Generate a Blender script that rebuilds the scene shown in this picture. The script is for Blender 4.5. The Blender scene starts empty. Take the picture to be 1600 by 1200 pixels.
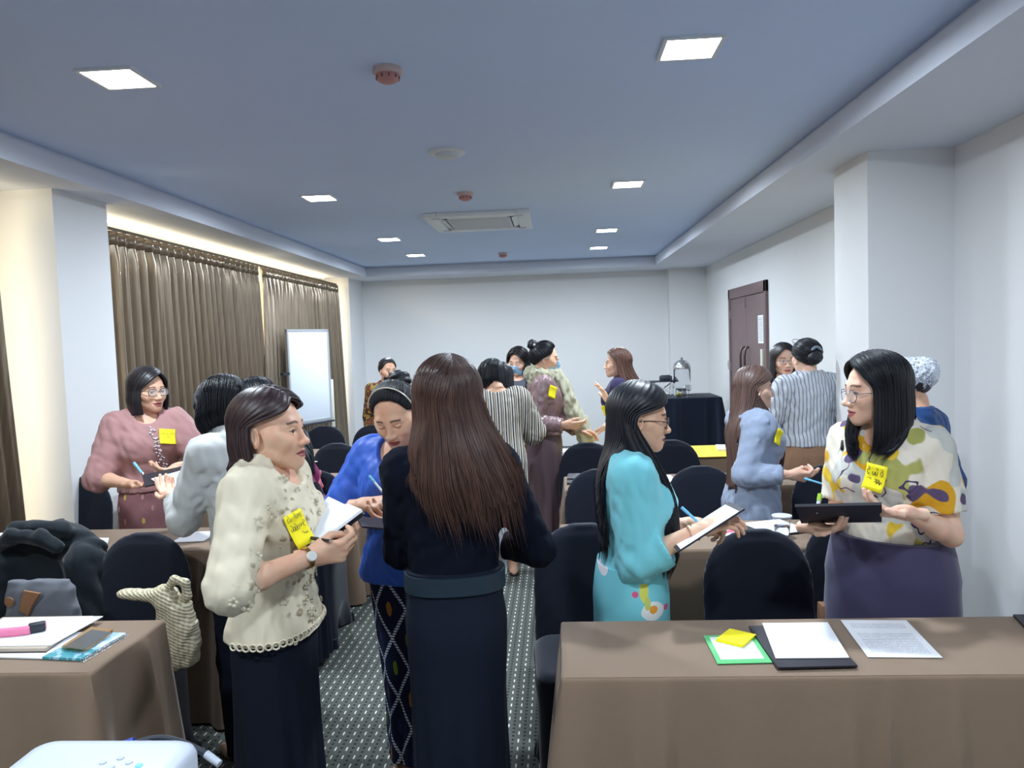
import bpy, bmesh, math, random
import numpy as np
from mathutils import Vector, Matrix, Euler

# ------------------------------------------------------------------ camera, light, exposure
SC = bpy.context.scene
COL = SC.collection
FPX, CAM_Z = 1180.0, 1.62


def camera_axes(vx=870.0, vy=530.0, roll=0.035):
    Y = np.array([(vx - 800) / FPX, (600 - vy) / FPX, -1.0]); Y /= np.linalg.norm(Y)
    Z = np.cross(np.array([1, roll, 0.0]), Y); Z /= np.linalg.norm(Z)
    return np.array([np.cross(Y, Z), Y, Z])


CAM_R = camera_axes()
cam_data = bpy.data.cameras.new('camera')
cam = bpy.data.objects.new('camera', cam_data)
COL.objects.link(cam)
cam_data.sensor_fit = 'HORIZONTAL'
cam_data.sensor_width = 36.0
cam_data.lens = 36.0 * FPX / 1600.0
cam_data.clip_start = 0.05
m4 = Matrix([list(r) for r in CAM_R]).to_4x4()
m4.translation = (0, 0, CAM_Z)
cam.matrix_world = m4
SC.camera = cam
SC.view_settings.view_transform = 'Standard'
SC.view_settings.look = 'None'
SC.view_settings.gamma = 1.0
SC.view_settings.use_curve_mapping = False
SC.view_settings.exposure = 0.16
SC.cycles.use_denoising = True
SC.cycles.max_bounces = 8
SC.cycles.diffuse_bounces = 5

world = bpy.data.worlds.new('world')
SC.world = world
world.use_nodes = True
world.node_tree.nodes['Background'].inputs[0].default_value = (0.75, 0.85, 1.0, 1)
world.node_tree.nodes['Background'].inputs[1].default_value = 0.6

PANEL_W = 38.0          # watts of one ceiling panel
COVE_W = 4.5            # watts per metre of the warm strip above the curtains
WINDOW_STRENGTH = 4.5   # daylight behind the curtains
BACK_FILL = 0.45       # glow of the added fill panel behind the photographer


def at(px, py, y):
    """the point at depth y (metres along the room) that the pixel shows"""
    d = CAM_R @ np.array([(px - 800) / FPX, (600 - py) / FPX, -1.0])
    return d * (y / d[1]) + np.array([0, 0, CAM_Z])


def atz(px, py, z):
    d = CAM_R @ np.array([(px - 800) / FPX, (600 - py) / FPX, -1.0])
    return d * ((z - CAM_Z) / d[2]) + np.array([0, 0, CAM_Z])


# ------------------------------------------------------------------ materials
def lin(c):
    return tuple((v / 255 / 12.92) if v / 255 <= 0.04045 else ((v / 255 + 0.055) / 1.055) ** 2.4 for v in c) + (1,)


class NT:
    """small helper to write node trees"""
    def __init__(self, name):
        self.m = bpy.data.materials.new(name); self.m.use_nodes = True
        self.t = self.m.node_tree; self.b = self.t.nodes['Principled BSDF']

    def n(self, kind, **kw):
        nd = self.t.nodes.new(kind)
        for k, v in kw.items():
            if k.startswith('i_'):
                key = k[2:]; key = int(key) if key.isdigit() else key.replace('_', ' ')
                self.put(nd.inputs[key], v)
            else:
                setattr(nd, k, v)
        return nd

    def put(self, sock, v):
        if isinstance(v, bpy.types.NodeSocket):
            self.t.links.new(v, sock)
        elif isinstance(v, bpy.types.Node):
            self.t.links.new(v.outputs[0], sock)
        else:
            sock.default_value = v

    def math(self, op, a, b=0.0, c=0.0):
        nd = self.t.nodes.new('ShaderNodeMath'); nd.operation = op
        self.put(nd.inputs[0], a); self.put(nd.inputs[1], b); self.put(nd.inputs[2], c)
        return nd.outputs[0]

    def mix(self, f, a, b):
        nd = self.t.nodes.new('ShaderNodeMix'); nd.data_type = 'RGBA'
        self.put(nd.inputs[0], f); self.put(nd.inputs[6], a); self.put(nd.inputs[7], b)
        return nd.outputs[2]

    def coord(self, which='Object'):
        return self.t.nodes.new('ShaderNodeTexCoord').outputs[which]

    def xyz(self, v):
        nd = self.n('ShaderNodeSeparateXYZ', i_0=v)
        return nd.outputs[0], nd.outputs[1], nd.outputs[2]

    def vec(self, x, y, z=0.0):
        return self.n('ShaderNodeCombineXYZ', i_0=x, i_1=y, i_2=z).outputs[0]

    def scale(self, v, s):
        return self.n('ShaderNodeMapping', i_Vector=v, i_Scale=s).outputs[0]

    def noise(self, v, scale, detail=3.0, rough=0.55):
        return self.n('ShaderNodeTexNoise', i_Vector=v, i_Scale=scale, i_Detail=detail, i_Roughness=rough).outputs[0]

    def ramp(self, f, lo, hi):
        nd = self.n('ShaderNodeMapRange', i_0=f, i_1=lo, i_2=hi); nd.clamp = True
        return nd.outputs[0]

    def bump(self, h, strength=0.3, dist=0.002):
        nd = self.n('ShaderNodeBump', i_Strength=strength, i_Distance=dist, i_Height=h)
        self.put(self.b.inputs['Normal'], nd)

    def col(self, c): self.put(self.b.inputs['Base Color'], c)

    def set(self, **kw):
        for k, v in kw.items():
            self.put(self.b.inputs[k.replace('_', ' ')], v)
        return self


MATS = {}


def plain(name, c, rough=0.6, metal=0.0, noise=0.12, nscale=30.0, bump=0.0, sheen=0.0, spec=None, bscale=None):
    """a colour with a little procedural variation"""
    if name in MATS: return MATS[name]
    t = NT(name)
    v = t.coord('Object')
    c = lin(c)
    d = tuple(x * (1 - noise) for x in c[:3]) + (1,)
    h = t.noise(v, nscale)
    t.col(t.mix(h, d, c))
    t.set(Roughness=rough, Metallic=metal)
    if spec is not None: t.set(Specular_IOR_Level=spec)
    if sheen: t.set(Sheen_Weight=sheen, Sheen_Roughness=0.5)
    if bump: t.bump(t.noise(v, bscale or nscale * 8, 2), bump)
    MATS[name] = t.m
    return t.m


def cloth(name, c, rough=0.85, weave=900.0, bump=0.25, noise=0.1, sheen=0.15):
    return plain(name, c, rough, 0, noise, 14.0, bump, sheen, 0.25, weave)


def emit(name, c, strength):
    if name in MATS: return MATS[name]
    t = NT(name); t.col((0, 0, 0, 1)); t.set(Emission_Color=tuple(c) + (1,), Emission_Strength=strength)
    MATS[name] = t.m
    return t.m


def lens_film(name, alpha=.12):
    if name in MATS: return MATS[name]
    t = NT(name); t.col((.9, .93, 1.0, 1)); t.set(Roughness=.03, Alpha=alpha, Specular_IOR_Level=.8)
    MATS[name] = t.m
    return t.m


def glass(name, c=(0.95, 0.97, 1.0), rough=0.02, ior=1.3):
    if name in MATS: return MATS[name]
    t = NT(name); t.col(tuple(c) + (1,)); t.set(Roughness=rough, Transmission_Weight=1.0, IOR=ior)
    MATS[name] = t.m
    return t.m


# ------------------------------------------------------------------ objects
def tag(o, label=None, cat=None, group=None, kind=None):
    if label: o['label'] = label
    if cat: o['category'] = cat
    if group: o['group'] = group
    if kind: o['kind'] = kind
    return o


def thing(name, label, cat, loc=(0, 0, 0), rz=0.0, group=None):
    o = bpy.data.objects.new(name, None); COL.objects.link(o)
    o.empty_display_size = 0.1
    o.location = loc; o.rotation_euler = (0, 0, math.radians(rz))
    return tag(o, label, cat, group)


def link(name, me, mat, parent=None, smooth=True):
    o = bpy.data.objects.new(name, me); COL.objects.link(o)
    if mat: me.materials.append(mat)
    if parent: o.parent = parent
    if smooth: me.shade_smooth()
    return o


def mesh_np(name, V, F, mat=None, parent=None, smooth=True, uv=None, attr=None):
    """V (n,3), F list of faces or (m,k) int array"""
    me = bpy.data.meshes.new(name)
    V = np.asarray(V, np.float32)
    if isinstance(F, np.ndarray):
        m, k = F.shape
        me.vertices.add(len(V)); me.vertices.foreach_set('co', V.ravel())
        me.loops.add(m * k); me.loops.foreach_set('vertex_index', F.astype(np.int32).ravel())
        me.polygons.add(m); me.polygons.foreach_set('loop_start', np.arange(0, m * k, k, dtype=np.int32))
        me.update(calc_edges=True)
    else:
        me.from_pydata([tuple(v) for v in V.tolist()], [], F); me.update()
    if uv is not None:
        lay = me.uv_layers.new(name='uv')
        li = np.empty(len(me.loops), np.int32); me.loops.foreach_get('vertex_index', li)
        lay.data.foreach_set('uv', np.asarray(uv, np.float32)[li].ravel())
    if attr is not None:
        for k, a in attr.items():
            at_ = me.attributes.new(k, 'FLOAT', 'POINT'); at_.data.foreach_set('value', np.asarray(a, np.float32))
    return link(name, me, mat, parent, smooth)


class MB:
    """collects simple solids into one mesh"""
    def __init__(self): self.V = []; self.F = []; self.n = 0

    def add(self, V, F):
        self.V.append(np.asarray(V, float)); self.F += [tuple(i + self.n for i in f) for f in F]; self.n += len(V)
        return self

    def box(self, c, s, rot=None):
        c = np.array(c, float); h = np.array(s, float) / 2
        P = np.array([[x, y, z] for x in (-1, 1) for y in (-1, 1) for z in (-1, 1)], float) * h
        if rot is not None: P = P @ np.array(rot).T
        return self.add(P + c, [(0, 1, 3, 2), (4, 6, 7, 5), (0, 4, 5, 1), (2, 3, 7, 6), (0, 2, 6, 4), (1, 5, 7, 3)])

    def box2(self, a, b):
        a = np.array(a, float); b = np.array(b, float)
        return self.box((a + b) / 2, b - a)

    def rings(self, R, cap=True, closed=True):
        """R list of rings (k,3) with the same k"""
        k = len(R[0]); V = np.concatenate([np.asarray(r, float) for r in R]); F = []
        for i in range(len(R) - 1):
            for j in range(k if closed else k - 1):
                j2 = (j + 1) % k
                F.append((i * k + j, i * k + j2, (i + 1) * k + j2, (i + 1) * k + j))
        if cap:
            F.append(tuple(range(k - 1, -1, -1))); F.append(tuple((len(R) - 1) * k + j for j in range(k)))
        return self.add(V, F)

    def tube(self, P, r, n=8, flat=1.0, up=(0, 0, 1)):
        P = np.asarray(P, float); r = np.broadcast_to(np.asarray(r, float), (len(P),))
        T = np.gradient(P, axis=0); T /= np.linalg.norm(T, axis=1)[:, None] + 1e-12
        u = np.array(up, float)
        if abs(T[0] @ u) > 0.95: u = np.array([1.0, 0, 0])
        R = []
        for p, t, q in zip(P, T, r):
            u = u - t * (u @ t); u /= np.linalg.norm(u) + 1e-12
            w = np.cross(t, u)
            R.append([p + q * (math.cos(a) * w + flat * math.sin(a) * u) for a in np.linspace(0, 2 * math.pi, n, endpoint=False)])
        return self.rings(R)

    def lathe(self, prof, c=(0, 0, 0), n=24, cap=True):
        c = np.array(c, float)
        return self.rings([[c + (r * math.cos(a), r * math.sin(a), z) for a in np.linspace(0, 2 * math.pi, n, endpoint=False)] for r, z in prof], cap)

    def prism(self, poly, z0, z1):
        return self.rings([[(x, y, z0) for x, y in poly], [(x, y, z1) for x, y in poly]])

    def build(self, name, mat, parent=None, smooth=False, bevel=0.0, seg=2, uv=None):
        V = np.concatenate(self.V)
        o = mesh_np(name, V, self.F, mat, parent, smooth, uv=uv)
        bm = bmesh.new(); bm.from_mesh(o.data)
        bmesh.ops.recalc_face_normals(bm, faces=bm.faces)
        if bevel:
            bmesh.ops.bevel(bm, geom=[e for e in bm.edges if e.calc_face_angle(0) > 0.6], offset=bevel, segments=seg, affect='EDGES', clamp_overlap=True, profile=0.5)
        bm.to_mesh(o.data); bm.free()
        if smooth or bevel:
            o.data.shade_smooth()
            try: o.data.set_sharp_from_angle(angle=math.radians(40))
            except Exception: pass
        return o


def copy_tree(o, parent=None):
    c = o.copy(); COL.objects.link(c); c.parent = parent
    for ch in list(o.children): copy_tree(ch, c)
    return c


def rotz(a):
    c, s = math.cos(a), math.sin(a)
    return np.array([[c, -s, 0], [s, c, 0], [0, 0, 1.0]])


def rotx(a):
    c, s = math.cos(a), math.sin(a)
    return np.array([[1.0, 0, 0], [0, c, -s], [0, s, c]])


def roty(a):
    c, s = math.cos(a), math.sin(a)
    return np.array([[c, 0, s], [0, 1.0, 0], [-s, 0, c]])


# ------------------------------------------------------------------ implicit surfaces for bodies and clothes
def smin(a, b, k):
    if k <= 0: return np.minimum(a, b)
    h = np.maximum(k - np.abs(a - b), 0) / k
    return np.minimum(a, b) - h * h * k * 0.25


class Field:
    def __init__(self): self.ops = []

    def cone(self, a, b, ra, rb, k=0.02, sub=False, squash=None, capb=False, capa=False):
        """round cone a-b; squash=(axis, factor) flattens the section; capb cuts the far end flat"""
        a = np.asarray(a, np.float32); b = np.asarray(b, np.float32)
        r = max(ra, rb)
        lo = np.minimum(a, b) - r; hi = np.maximum(a, b) + r
        ab = b - a; L2 = float(ab @ ab) + 1e-12; L = math.sqrt(L2)

        def f(P):
            q = P - a
            if squash is not None:
                n = np.asarray(squash[0], np.float32); n = n / np.linalg.norm(n)
                q = q + ((q @ n) * (1 / squash[1] - 1))[..., None] * n
            tt = (q @ ab) / L2
            t = np.clip(tt, 0, 1)
            d = np.linalg.norm(q - t[..., None] * ab, axis=-1) - (ra + t * (rb - ra))
            if capb: d = np.maximum(d, (tt - 1) * L)
            if capa: d = np.maximum(d, -tt * L)
            return d
        self.ops.append((f, lo, hi, k, sub)); return self

    def chain(self, pts, rs, k=0.02, **kw):
        for i in range(len(pts) - 1): self.cone(pts[i], pts[i + 1], rs[i], rs[i + 1], k, **kw)
        return self

    def ball(self, c, r, k=0.02, sub=False, rot=None):
        c = np.asarray(c, np.float32)
        r = np.broadcast_to(np.asarray(r, np.float32), (3,))
        R = None if rot is None else np.asarray(rot, np.float32)
        m = float(max(r)); ext = np.full(3, m) if rot is not None else r

        def f(P):
            q = P - c
            if R is not None: q = q @ R
            k0 = np.linalg.norm(q / r, axis=-1); k1 = np.linalg.norm(q / (r * r), axis=-1) + 1e-9
            return k0 * (k0 - 1) / k1
        self.ops.append((f, c - ext, c + ext, k, sub)); return self

    def loft(self, S, M=None, k=0.02, grow=0.0, n=2.3):
        """S rows (z, half width, half depth, cx, cy); M 3x3 + origin pair (R, o): p_local = R.T (p-o) + o"""
        S = np.asarray(S, np.float32); z = S[:, 0]
        g = grow
        lo = np.array([(S[:, 3] - S[:, 1]).min(), (S[:, 4] - S[:, 2]).min(), z[0]]) - g
        hi = np.array([(S[:, 3] + S[:, 1]).max(), (S[:, 4] + S[:, 2]).max(), z[-1]]) + g
        if M is not None:
            R, o = M
            C = np.array([[x, y, w] for x in (lo[0], hi[0]) for y in (lo[1], hi[1]) for w in (lo[2], hi[2])])
            C = (C - o) @ R.T + o
            lo, hi = C.min(0), C.max(0)

        def f(P):
            if M is not None: P = (P - M[1].astype(np.float32)) @ M[0].astype(np.float32) + M[1].astype(np.float32)
            Z = P[..., 2]
            a = np.interp(Z, z, S[:, 1]) + g; b = np.interp(Z, z, S[:, 2]) + g
            x = np.abs(P[..., 0] - np.interp(Z, z, S[:, 3])); y = np.abs(P[..., 1] - np.interp(Z, z, S[:, 4]))
            q = ((x / a) ** n + (y / b) ** n) ** (1 / n)
            d = (q - 1) * np.minimum(a, b)
            return np.maximum(d, np.maximum(z[0] - g - Z, Z - z[-1] - g)).astype(np.float32)
        self.ops.append((f, lo, hi, k, False)); return self

    def cut(self, nrm, p, k=0.0):
        """keep the side where (x-p).nrm < 0"""
        nrm = np.asarray(nrm, np.float32); nrm = nrm / np.linalg.norm(nrm); p = np.asarray(p, np.float32)
        self.ops.append((lambda P: (P - p) @ nrm, None, None, k, 'cut')); return self

    def warp(self, fn):
        """adds fn(P) to the distance"""
        self.ops.append((fn, None, None, 0, 'warp')); return self

    def mesh(self, res, lo=None, hi=None):
        los = [o[1] for o in self.ops if o[1] is not None and not o[4]]; his = [o[2] for o in self.ops if o[2] is not None and not o[4]]
        L = np.min(los, 0) - 3 * res; Hh = np.max(his, 0) + 3 * res
        if lo is not None: L = np.maximum(L, np.asarray(lo))
        if hi is not None: Hh = np.minimum(Hh, np.asarray(hi))
        dims = np.maximum(np.ceil((Hh - L) / res).astype(int) + 1, 4)
        D = np.full(dims, 0.2, np.float32)
        ax = [(L[i] + np.arange(dims[i]) * res).astype(np.float32) for i in range(3)]

        def grid(s):
            return np.stack(np.meshgrid(*[ax[i][s[i]] for i in range(3)], indexing='ij'), -1)
        for f, l, h, k, sub in self.ops:
            if l is None:
                band = D < 0.05
                if not band.any(): continue
                I = np.nonzero(band); P = np.stack([ax[i][I[i]] for i in range(3)], -1)
                v = f(P)
                D[I] = np.maximum(D[I], v) if sub == 'cut' else D[I] + v
                continue
            m = k + 2.5 * res
            i0 = np.clip(np.floor((l - m - L) / res).astype(int), 0, dims - 1); i1 = np.clip(np.ceil((h + m - L) / res).astype(int) + 1, 0, dims)
            if (i1 <= i0).any(): continue
            s = tuple(slice(a, b) for a, b in zip(i0, i1))
            v = f(grid(s))
            D[s] = -smin(-D[s], v, k) if sub else smin(D[s], v, k)
        # close at the border
        for i in range(3):
            sl = [slice(None)] * 3
            for e in (0, -1):
                sl[i] = e; D[tuple(sl)] = np.maximum(D[tuple(sl)], 0.5 * res)
        return surface_net(D, L, res)


def surface_net(D, L, res):
    S = D < 0
    nx, ny, nz = D.shape
    c = np.zeros((nx - 1, ny - 1, nz - 1), np.int8)
    for i in (0, 1):
        for j in (0, 1):
            for k in (0, 1): c += S[i:nx - 1 + i, j:ny - 1 + j, k:nz - 1 + k]
    I = np.argwhere((c > 0) & (c < 8))
    if len(I) == 0: return np.zeros((0, 3)), np.zeros((0, 4), int)
    acc = np.zeros((len(I), 3)); cnt = np.zeros(len(I))
    offs = [(i, j, k) for i in (0, 1) for j in (0, 1) for k in (0, 1)]
    for o in offs:
        for axis in range(3):
            if o[axis]: continue
            p = list(o); p[axis] = 1
            a = D[I[:, 0] + o[0], I[:, 1] + o[1], I[:, 2] + o[2]]; b = D[I[:, 0] + p[0], I[:, 1] + p[1], I[:, 2] + p[2]]
            m = (a < 0) != (b < 0)
            t = np.where(m, a / np.where(m, a - b, 1), 0)
            pos = np.tile(np.array(o, float), (len(I), 1)); pos[:, axis] = t
            acc += pos * m[:, None]; cnt += m
    V = L + (I + acc / cnt[:, None]) * res
    idx = np.full(c.shape, -1, np.int64); idx[I[:, 0], I[:, 1], I[:, 2]] = np.arange(len(I))
    F = []
    for axis in range(3):
        u, v = (axis + 1) % 3, (axis + 2) % 3
        sl0 = [slice(None)] * 3; sl1 = [slice(None)] * 3
        sl0[axis] = slice(0, -1); sl1[axis] = slice(1, None)
        a, b = S[tuple(sl0)], S[tuple(sl1)]
        E = np.argwhere(a != b)
        E = E[(E[:, u] > 0) & (E[:, v] > 0) & (E[:, u] < D.shape[u] - 1) & (E[:, v] < D.shape[v] - 1)]
        if len(E) == 0: continue
        q = []
        for du, dv in ((-1, -1), (0, -1), (0, 0), (-1, 0)):
            x = E.copy(); x[:, u] += du; x[:, v] += dv
            q.append(idx[x[:, 0], x[:, 1], x[:, 2]])
        q = np.stack(q, 1)
        ins = S[E[:, 0], E[:, 1], E[:, 2]]
        q[~ins] = q[~ins][:, ::-1]
        F.append(q)
    F = np.concatenate(F)
    return V, F[(F >= 0).all(1)]


def folds(seed, amp, freq=(42, 42, 22)):
    """soft irregular creases for cloth"""
    r = np.random.RandomState(seed)
    W = [(r.normal(size=3) * np.array(freq), r.uniform(0, 6.28), r.uniform(0.5, 1)) for _ in range(7)]
    W2 = [(r.normal(size=3) * 12, r.uniform(0, 6.28)) for _ in range(2)]

    def f(P):
        s = np.zeros(P.shape[:-1], np.float32)
        ph = sum(np.sin(P @ w.astype(np.float32) + p) for w, p in W2) * 1.6
        for w, p, a in W:
            q = np.sin(P @ w.astype(np.float32) + p + ph)
            s += a * (1.0 - 2.0 * np.sqrt(q * q + .02))
        return (s * (amp / 2.8)).astype(np.float32)
    return f


def join_parts(parts):
    V, F, n = [], [], 0
    for v, f in parts:
        V.append(v); F.append(f + n); n += len(v)
    return np.concatenate(V), np.concatenate(F)


# ------------------------------------------------------------------ people
def skin_mat(name, c, lip):
    if name in MATS: return MATS[name]
    t = NT(name); v = t.coord('Object'); c = lin(c)
    n1 = t.noise(v, 35, 4); n2 = t.noise(v, 180, 2)
    red = (min(1, c[0] * 1.02), c[1] * 0.80, c[2] * 0.76, 1)
    base = t.mix(t.ramp(n1, 0.35, 0.75), c, red)
    a = t.n('ShaderNodeAttribute', attribute_name='lip').outputs['Fac']
    base = t.mix(a, base, lin(lip))
    b = t.n('ShaderNodeAttribute', attribute_name='brow').outputs['Fac']
    base = t.mix(b, base, (0.02, 0.016, 0.014, 1))
    t.col(base)
    t.set(Roughness=0.5, Subsurface_Weight=0.12, Subsurface_Scale=0.006, Specular_IOR_Level=0.4)
    t.b.inputs['Subsurface Radius'].default_value = (1.0, 0.35, 0.2)
    t.bump(n2, 0.06, 0.001)
    MATS[name] = t.m
    return t.m


SKINS = dict(fair=((232, 196, 172), (176, 96, 92)), mid=((222, 182, 154), (150, 78, 76)), tan=((186, 140, 114), (138, 70, 68)),
             deep=((160, 116, 94), (110, 60, 58)))


def hair_mat(name, dark, light, tip_gain=0.5, rough=0.38):
    if name in MATS: return MATS[name]
    t = NT(name)
    u = t.n('ShaderNodeAttribute', attribute_name='strand').outputs['Fac']
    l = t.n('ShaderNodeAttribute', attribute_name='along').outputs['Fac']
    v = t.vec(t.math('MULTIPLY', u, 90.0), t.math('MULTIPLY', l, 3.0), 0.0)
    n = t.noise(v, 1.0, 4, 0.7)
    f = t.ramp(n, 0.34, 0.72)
    f = t.math('MULTIPLY', f, t.math('ADD', t.math('MULTIPLY', l, tip_gain), 1 - tip_gain))  # more of the light tone towards the tips
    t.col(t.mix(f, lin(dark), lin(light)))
    t.set(Roughness=rough, Specular_IOR_Level=0.45)
    t.bump(n, 0.35, 0.003)
    MATS[name] = t.m
    return t.m


def build_head(F, look_down=0.0, mouth=0.0, wide=1.0, eyes='open', jaw=1.0, k=1.0):
    """head centred on the middle of the eyes, front +Y; F is a Field"""
    w = wide
    F.ball((0, -0.012, 0.030), (0.073 * w, 0.092, 0.079), 0.02)
    F.ball((0, 0.020, -0.034), (0.060 * w, 0.062, 0.070), 0.035)
    for s in (-1, 1):
        F.cone((s * 0.050 * w * jaw, -0.002, -0.048), (s * 0.012, 0.064, -0.092), 0.016, 0.015, 0.03)
        F.ball((s * 0.037 * w, 0.056, -0.030), 0.022, 0.022)
        F.ball((s * 0.056 * w, 0.030, -0.010), 0.018, 0.03)
    F.ball((0, 0.068, -0.094), (0.016, 0.013, 0.012), 0.018)
    F.cone((-0.034, 0.069, 0.021), (0.034, 0.069, 0.021), 0.011, 0.011, 0.02)
    # eye sockets, then lids
    for s in (-1, 1):
        F.ball((s * 0.032, 0.086, -0.001), (0.0165, 0.014, 0.0095), 0.007, sub=True)
    # nose
    F.cone((0, 0.076, 0.010), (0, 0.096, -0.031), 0.0065, 0.0105, 0.014)
    F.ball((0, 0.101, -0.035), (0.0115, 0.010, 0.009), 0.008)
    for s in (-1, 1):
        F.ball((s * 0.0125, 0.091, -0.038), (0.0085, 0.010, 0.0075), 0.006)
        F.ball((s * 0.0065, 0.099, -0.0455), (0.0035, 0.005, 0.003), 0.003, sub=True)
    # mouth
    m = mouth
    F.ball((0, 0.068, -0.066), (0.030, 0.018, 0.022), 0.02)
    up = [(-0.025, 0.075, -0.0655), (-0.013, 0.0845, -0.0615), (-0.004, 0.0885, -0.0600), (0.004, 0.0885, -0.0600), (0.013, 0.0845, -0.0615), (0.025, 0.075, -0.0655)]
    lo = [(-0.023, 0.075, -0.068 - m * .4), (-0.010, 0.0845, -0.0735 - m), (0.010, 0.0845, -0.0735 - m), (0.023, 0.075, -0.068 - m * .4)]
    F.chain(up, [0.0025, 0.0042, 0.0045, 0.0045, 0.0042, 0.0025], 0.004)
    F.chain(lo, [0.0025, 0.0052, 0.0052, 0.0025], 0.005)
    for a, b in (((-0.025, 0.080, -0.0665), (0, 0.0945, -0.0665 - m / 2)), ((0, 0.0945, -0.0665 - m / 2), (0.025, 0.080, -0.0665))):
        F.cone(a, b, 0.0016 + m * .3, 0.0022 + m * .5, 0.003, sub=True)
    # ears
    for s in (-1, 1):
        F.ball((s * 0.0775 * w, -0.014, -0.010), (0.0070, 0.0185, 0.031), 0.006, rot=rotz(-s * 0.42) @ rotx(0.15))
        F.ball((s * 0.0835 * w, -0.010, -0.006), (0.0065, 0.0105, 0.019), 0.003, sub=True, rot=rotz(-s * 0.42))
    return F


def lid_ops(F, eyes):
    """eyelids over the eyeballs"""
    for s in (-1, 1):
        c = np.array([s * 0.032, 0.0668, -0.001])
        def pt(ax, el, r=0.0138):
            return c + r * np.array([math.sin(ax) * math.cos(el), math.cos(ax) * math.cos(el), math.sin(el)])
        A = [-1.0, -0.5, 0, 0.5, 1.0]
        if eyes == 'open':
            u = [0.08, 0.36, 0.46, 0.38, 0.10]; l = [-0.10, -0.32, -0.38, -0.33, -0.10]
        elif eyes == 'down':
            u = [-0.10, -0.20, -0.26, -0.20, -0.10]; l = [-0.14, -0.42, -0.50, -0.42, -0.12]
        else:
            u = [0.03, 0.24, 0.30, 0.25, 0.03]; l = [-0.10, -0.30, -0.36, -0.31, -0.10]
        F.chain([pt(a, e, .0142) for a, e in zip(A, u)], [0.0015] * 5, 0.0015)
        for k in (.3, .6): F.chain([pt(a, e + k, 0.0136) for a, e in zip(A, u)], [0.0028] * 5, 0.002)
        F.chain([pt(a, e, .0138) for a, e in zip(A, l)], [0.0013] * 5, 0.0015)
        for k in (.3, .6): F.chain([pt(a, e - k, 0.0130) for a, e in zip(A, l)], [0.0028] * 5, 0.002)
    return F


def eye_line(V, eyes):
    """dark lash line along the upper lid"""
    out = np.zeros(len(V))
    u = {'open': [0.08, 0.36, 0.46, 0.38, 0.10], 'half': [0.03, 0.24, 0.30, 0.25, 0.03], 'down': [-0.10, -0.20, -0.26, -0.20, -0.10]}[eyes]
    for s in (-1, 1):
        c = np.array([s * 0.032, 0.0668, -0.001]); d = V - c; r = np.linalg.norm(d, axis=1)
        ax = np.arctan2(d[:, 0], d[:, 1]); el = np.arcsin(np.clip(d[:, 2] / (r + 1e-9), -1, 1))
        e = np.interp(ax, [-1, -.5, 0, .5, 1], u)
        out = np.maximum(out, np.clip(1.6 - np.abs(el - e) / .09, 0, 1) * (np.abs(ax) < 1.1) * (r < .0185))
    return out


def build_hand(side, pose):
    """hand from wrist origin, fingers +Y, palm -Z; side -1 right (thumb -X), +1 left"""
    F = Field(); s = side
    X = [s * 0.027, s * 0.009, -s * 0.0095, -s * 0.0265]
    KY = [0.088, 0.092, 0.087, 0.078]
    seg = [(.040, .024, .020), (.044, .028, .021), (.040, .026, .020), (.032, .019, .018)]
    rad = [.0088, .0090, .0086, .0076]
    curl, spread, thumb = HAND_POSES[pose]
    for i in range(4):
        F.cone((X[i] * 0.62, 0.010, 0), (X[i], KY[i], 0.001), 0.0135, 0.0110, 0.012)
    F.cone((0, -0.045, 0), (0, 0.015, 0), 0.0255, 0.0245, 0.02, squash=((0, 0, 1), 0.78), capa=True)
    F.ball((s * 0.018, 0.035, -0.010), (0.017, 0.028, 0.013), 0.015)
    for i in range(4):
        p = np.array([X[i], KY[i], 0.001]); ang = 0.0; sp = spread * (1.2, .35, -.5, -1.3)[i] * s
        pts = [p]
        for j in range(3):
            ang += math.radians(curl[i][j])
            d = np.array([math.sin(sp) * math.cos(ang), math.cos(ang) * math.cos(sp), -math.sin(ang)])
            p = p + d * seg[i][j]; pts.append(p)
        r = rad[i]
        F.chain(pts, [r * 1.05, r, r * .92, r * .78], 0.0035)
    T = [np.array(q, float) * (s, 1, 1) for q in thumb]
    F.cone((s * 0.008, 0.008, -0.004), T[0], 0.015, 0.0135, 0.014)
    F.chain(T, [0.0130, 0.0105, 0.0098, 0.0078], 0.004)
    return F


HAND_POSES = {
    'relaxed': ([(18, 26, 14), (22, 30, 16), (26, 34, 18), (30, 36, 20)], 0.05, [(.024, .030, -.008), (.040, .060, -.016), (.044, .086, -.024), (.042, .106, -.032)]),
    'flat': ([(4, 8, 4), (4, 6, 4), (4, 8, 4), (6, 10, 6)], 0.10, [(.026, .028, -.006), (.050, .052, -.010), (.064, .074, -.012), (.072, .092, -.012)]),
    'grip': ([(42, 48, 22), (46, 50, 24), (50, 52, 26), (54, 54, 28)], 0.03, [(.026, .030, -.014), (.036, .056, -.034), (.032, .080, -.046), (.024, .098, -.050)]),
    'board': ([(24, 26, 18), (28, 28, 18), (32, 30, 18), (38, 32, 20)], 0.06, [(.026, .030, .002), (.046, .056, .012), (.050, .084, .010), (.046, .104, .004)]),
    'pen': ([(46, 52, 18), (52, 58, 22), (60, 64, 28), (66, 66, 30)], 0.02, [(.026, .030, -.014), (.036, .058, -.030), (.026, .082, -.040), (.014, .096, -.044)]),
    'open': ([(10, 14, 8), (8, 10, 8), (10, 14, 10), (16, 18, 12)], 0.12, [(.026, .028, -.006), (.052, .048, -.008), (.070, .066, -.010), (.082, .080, -.010)]),
}

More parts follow.
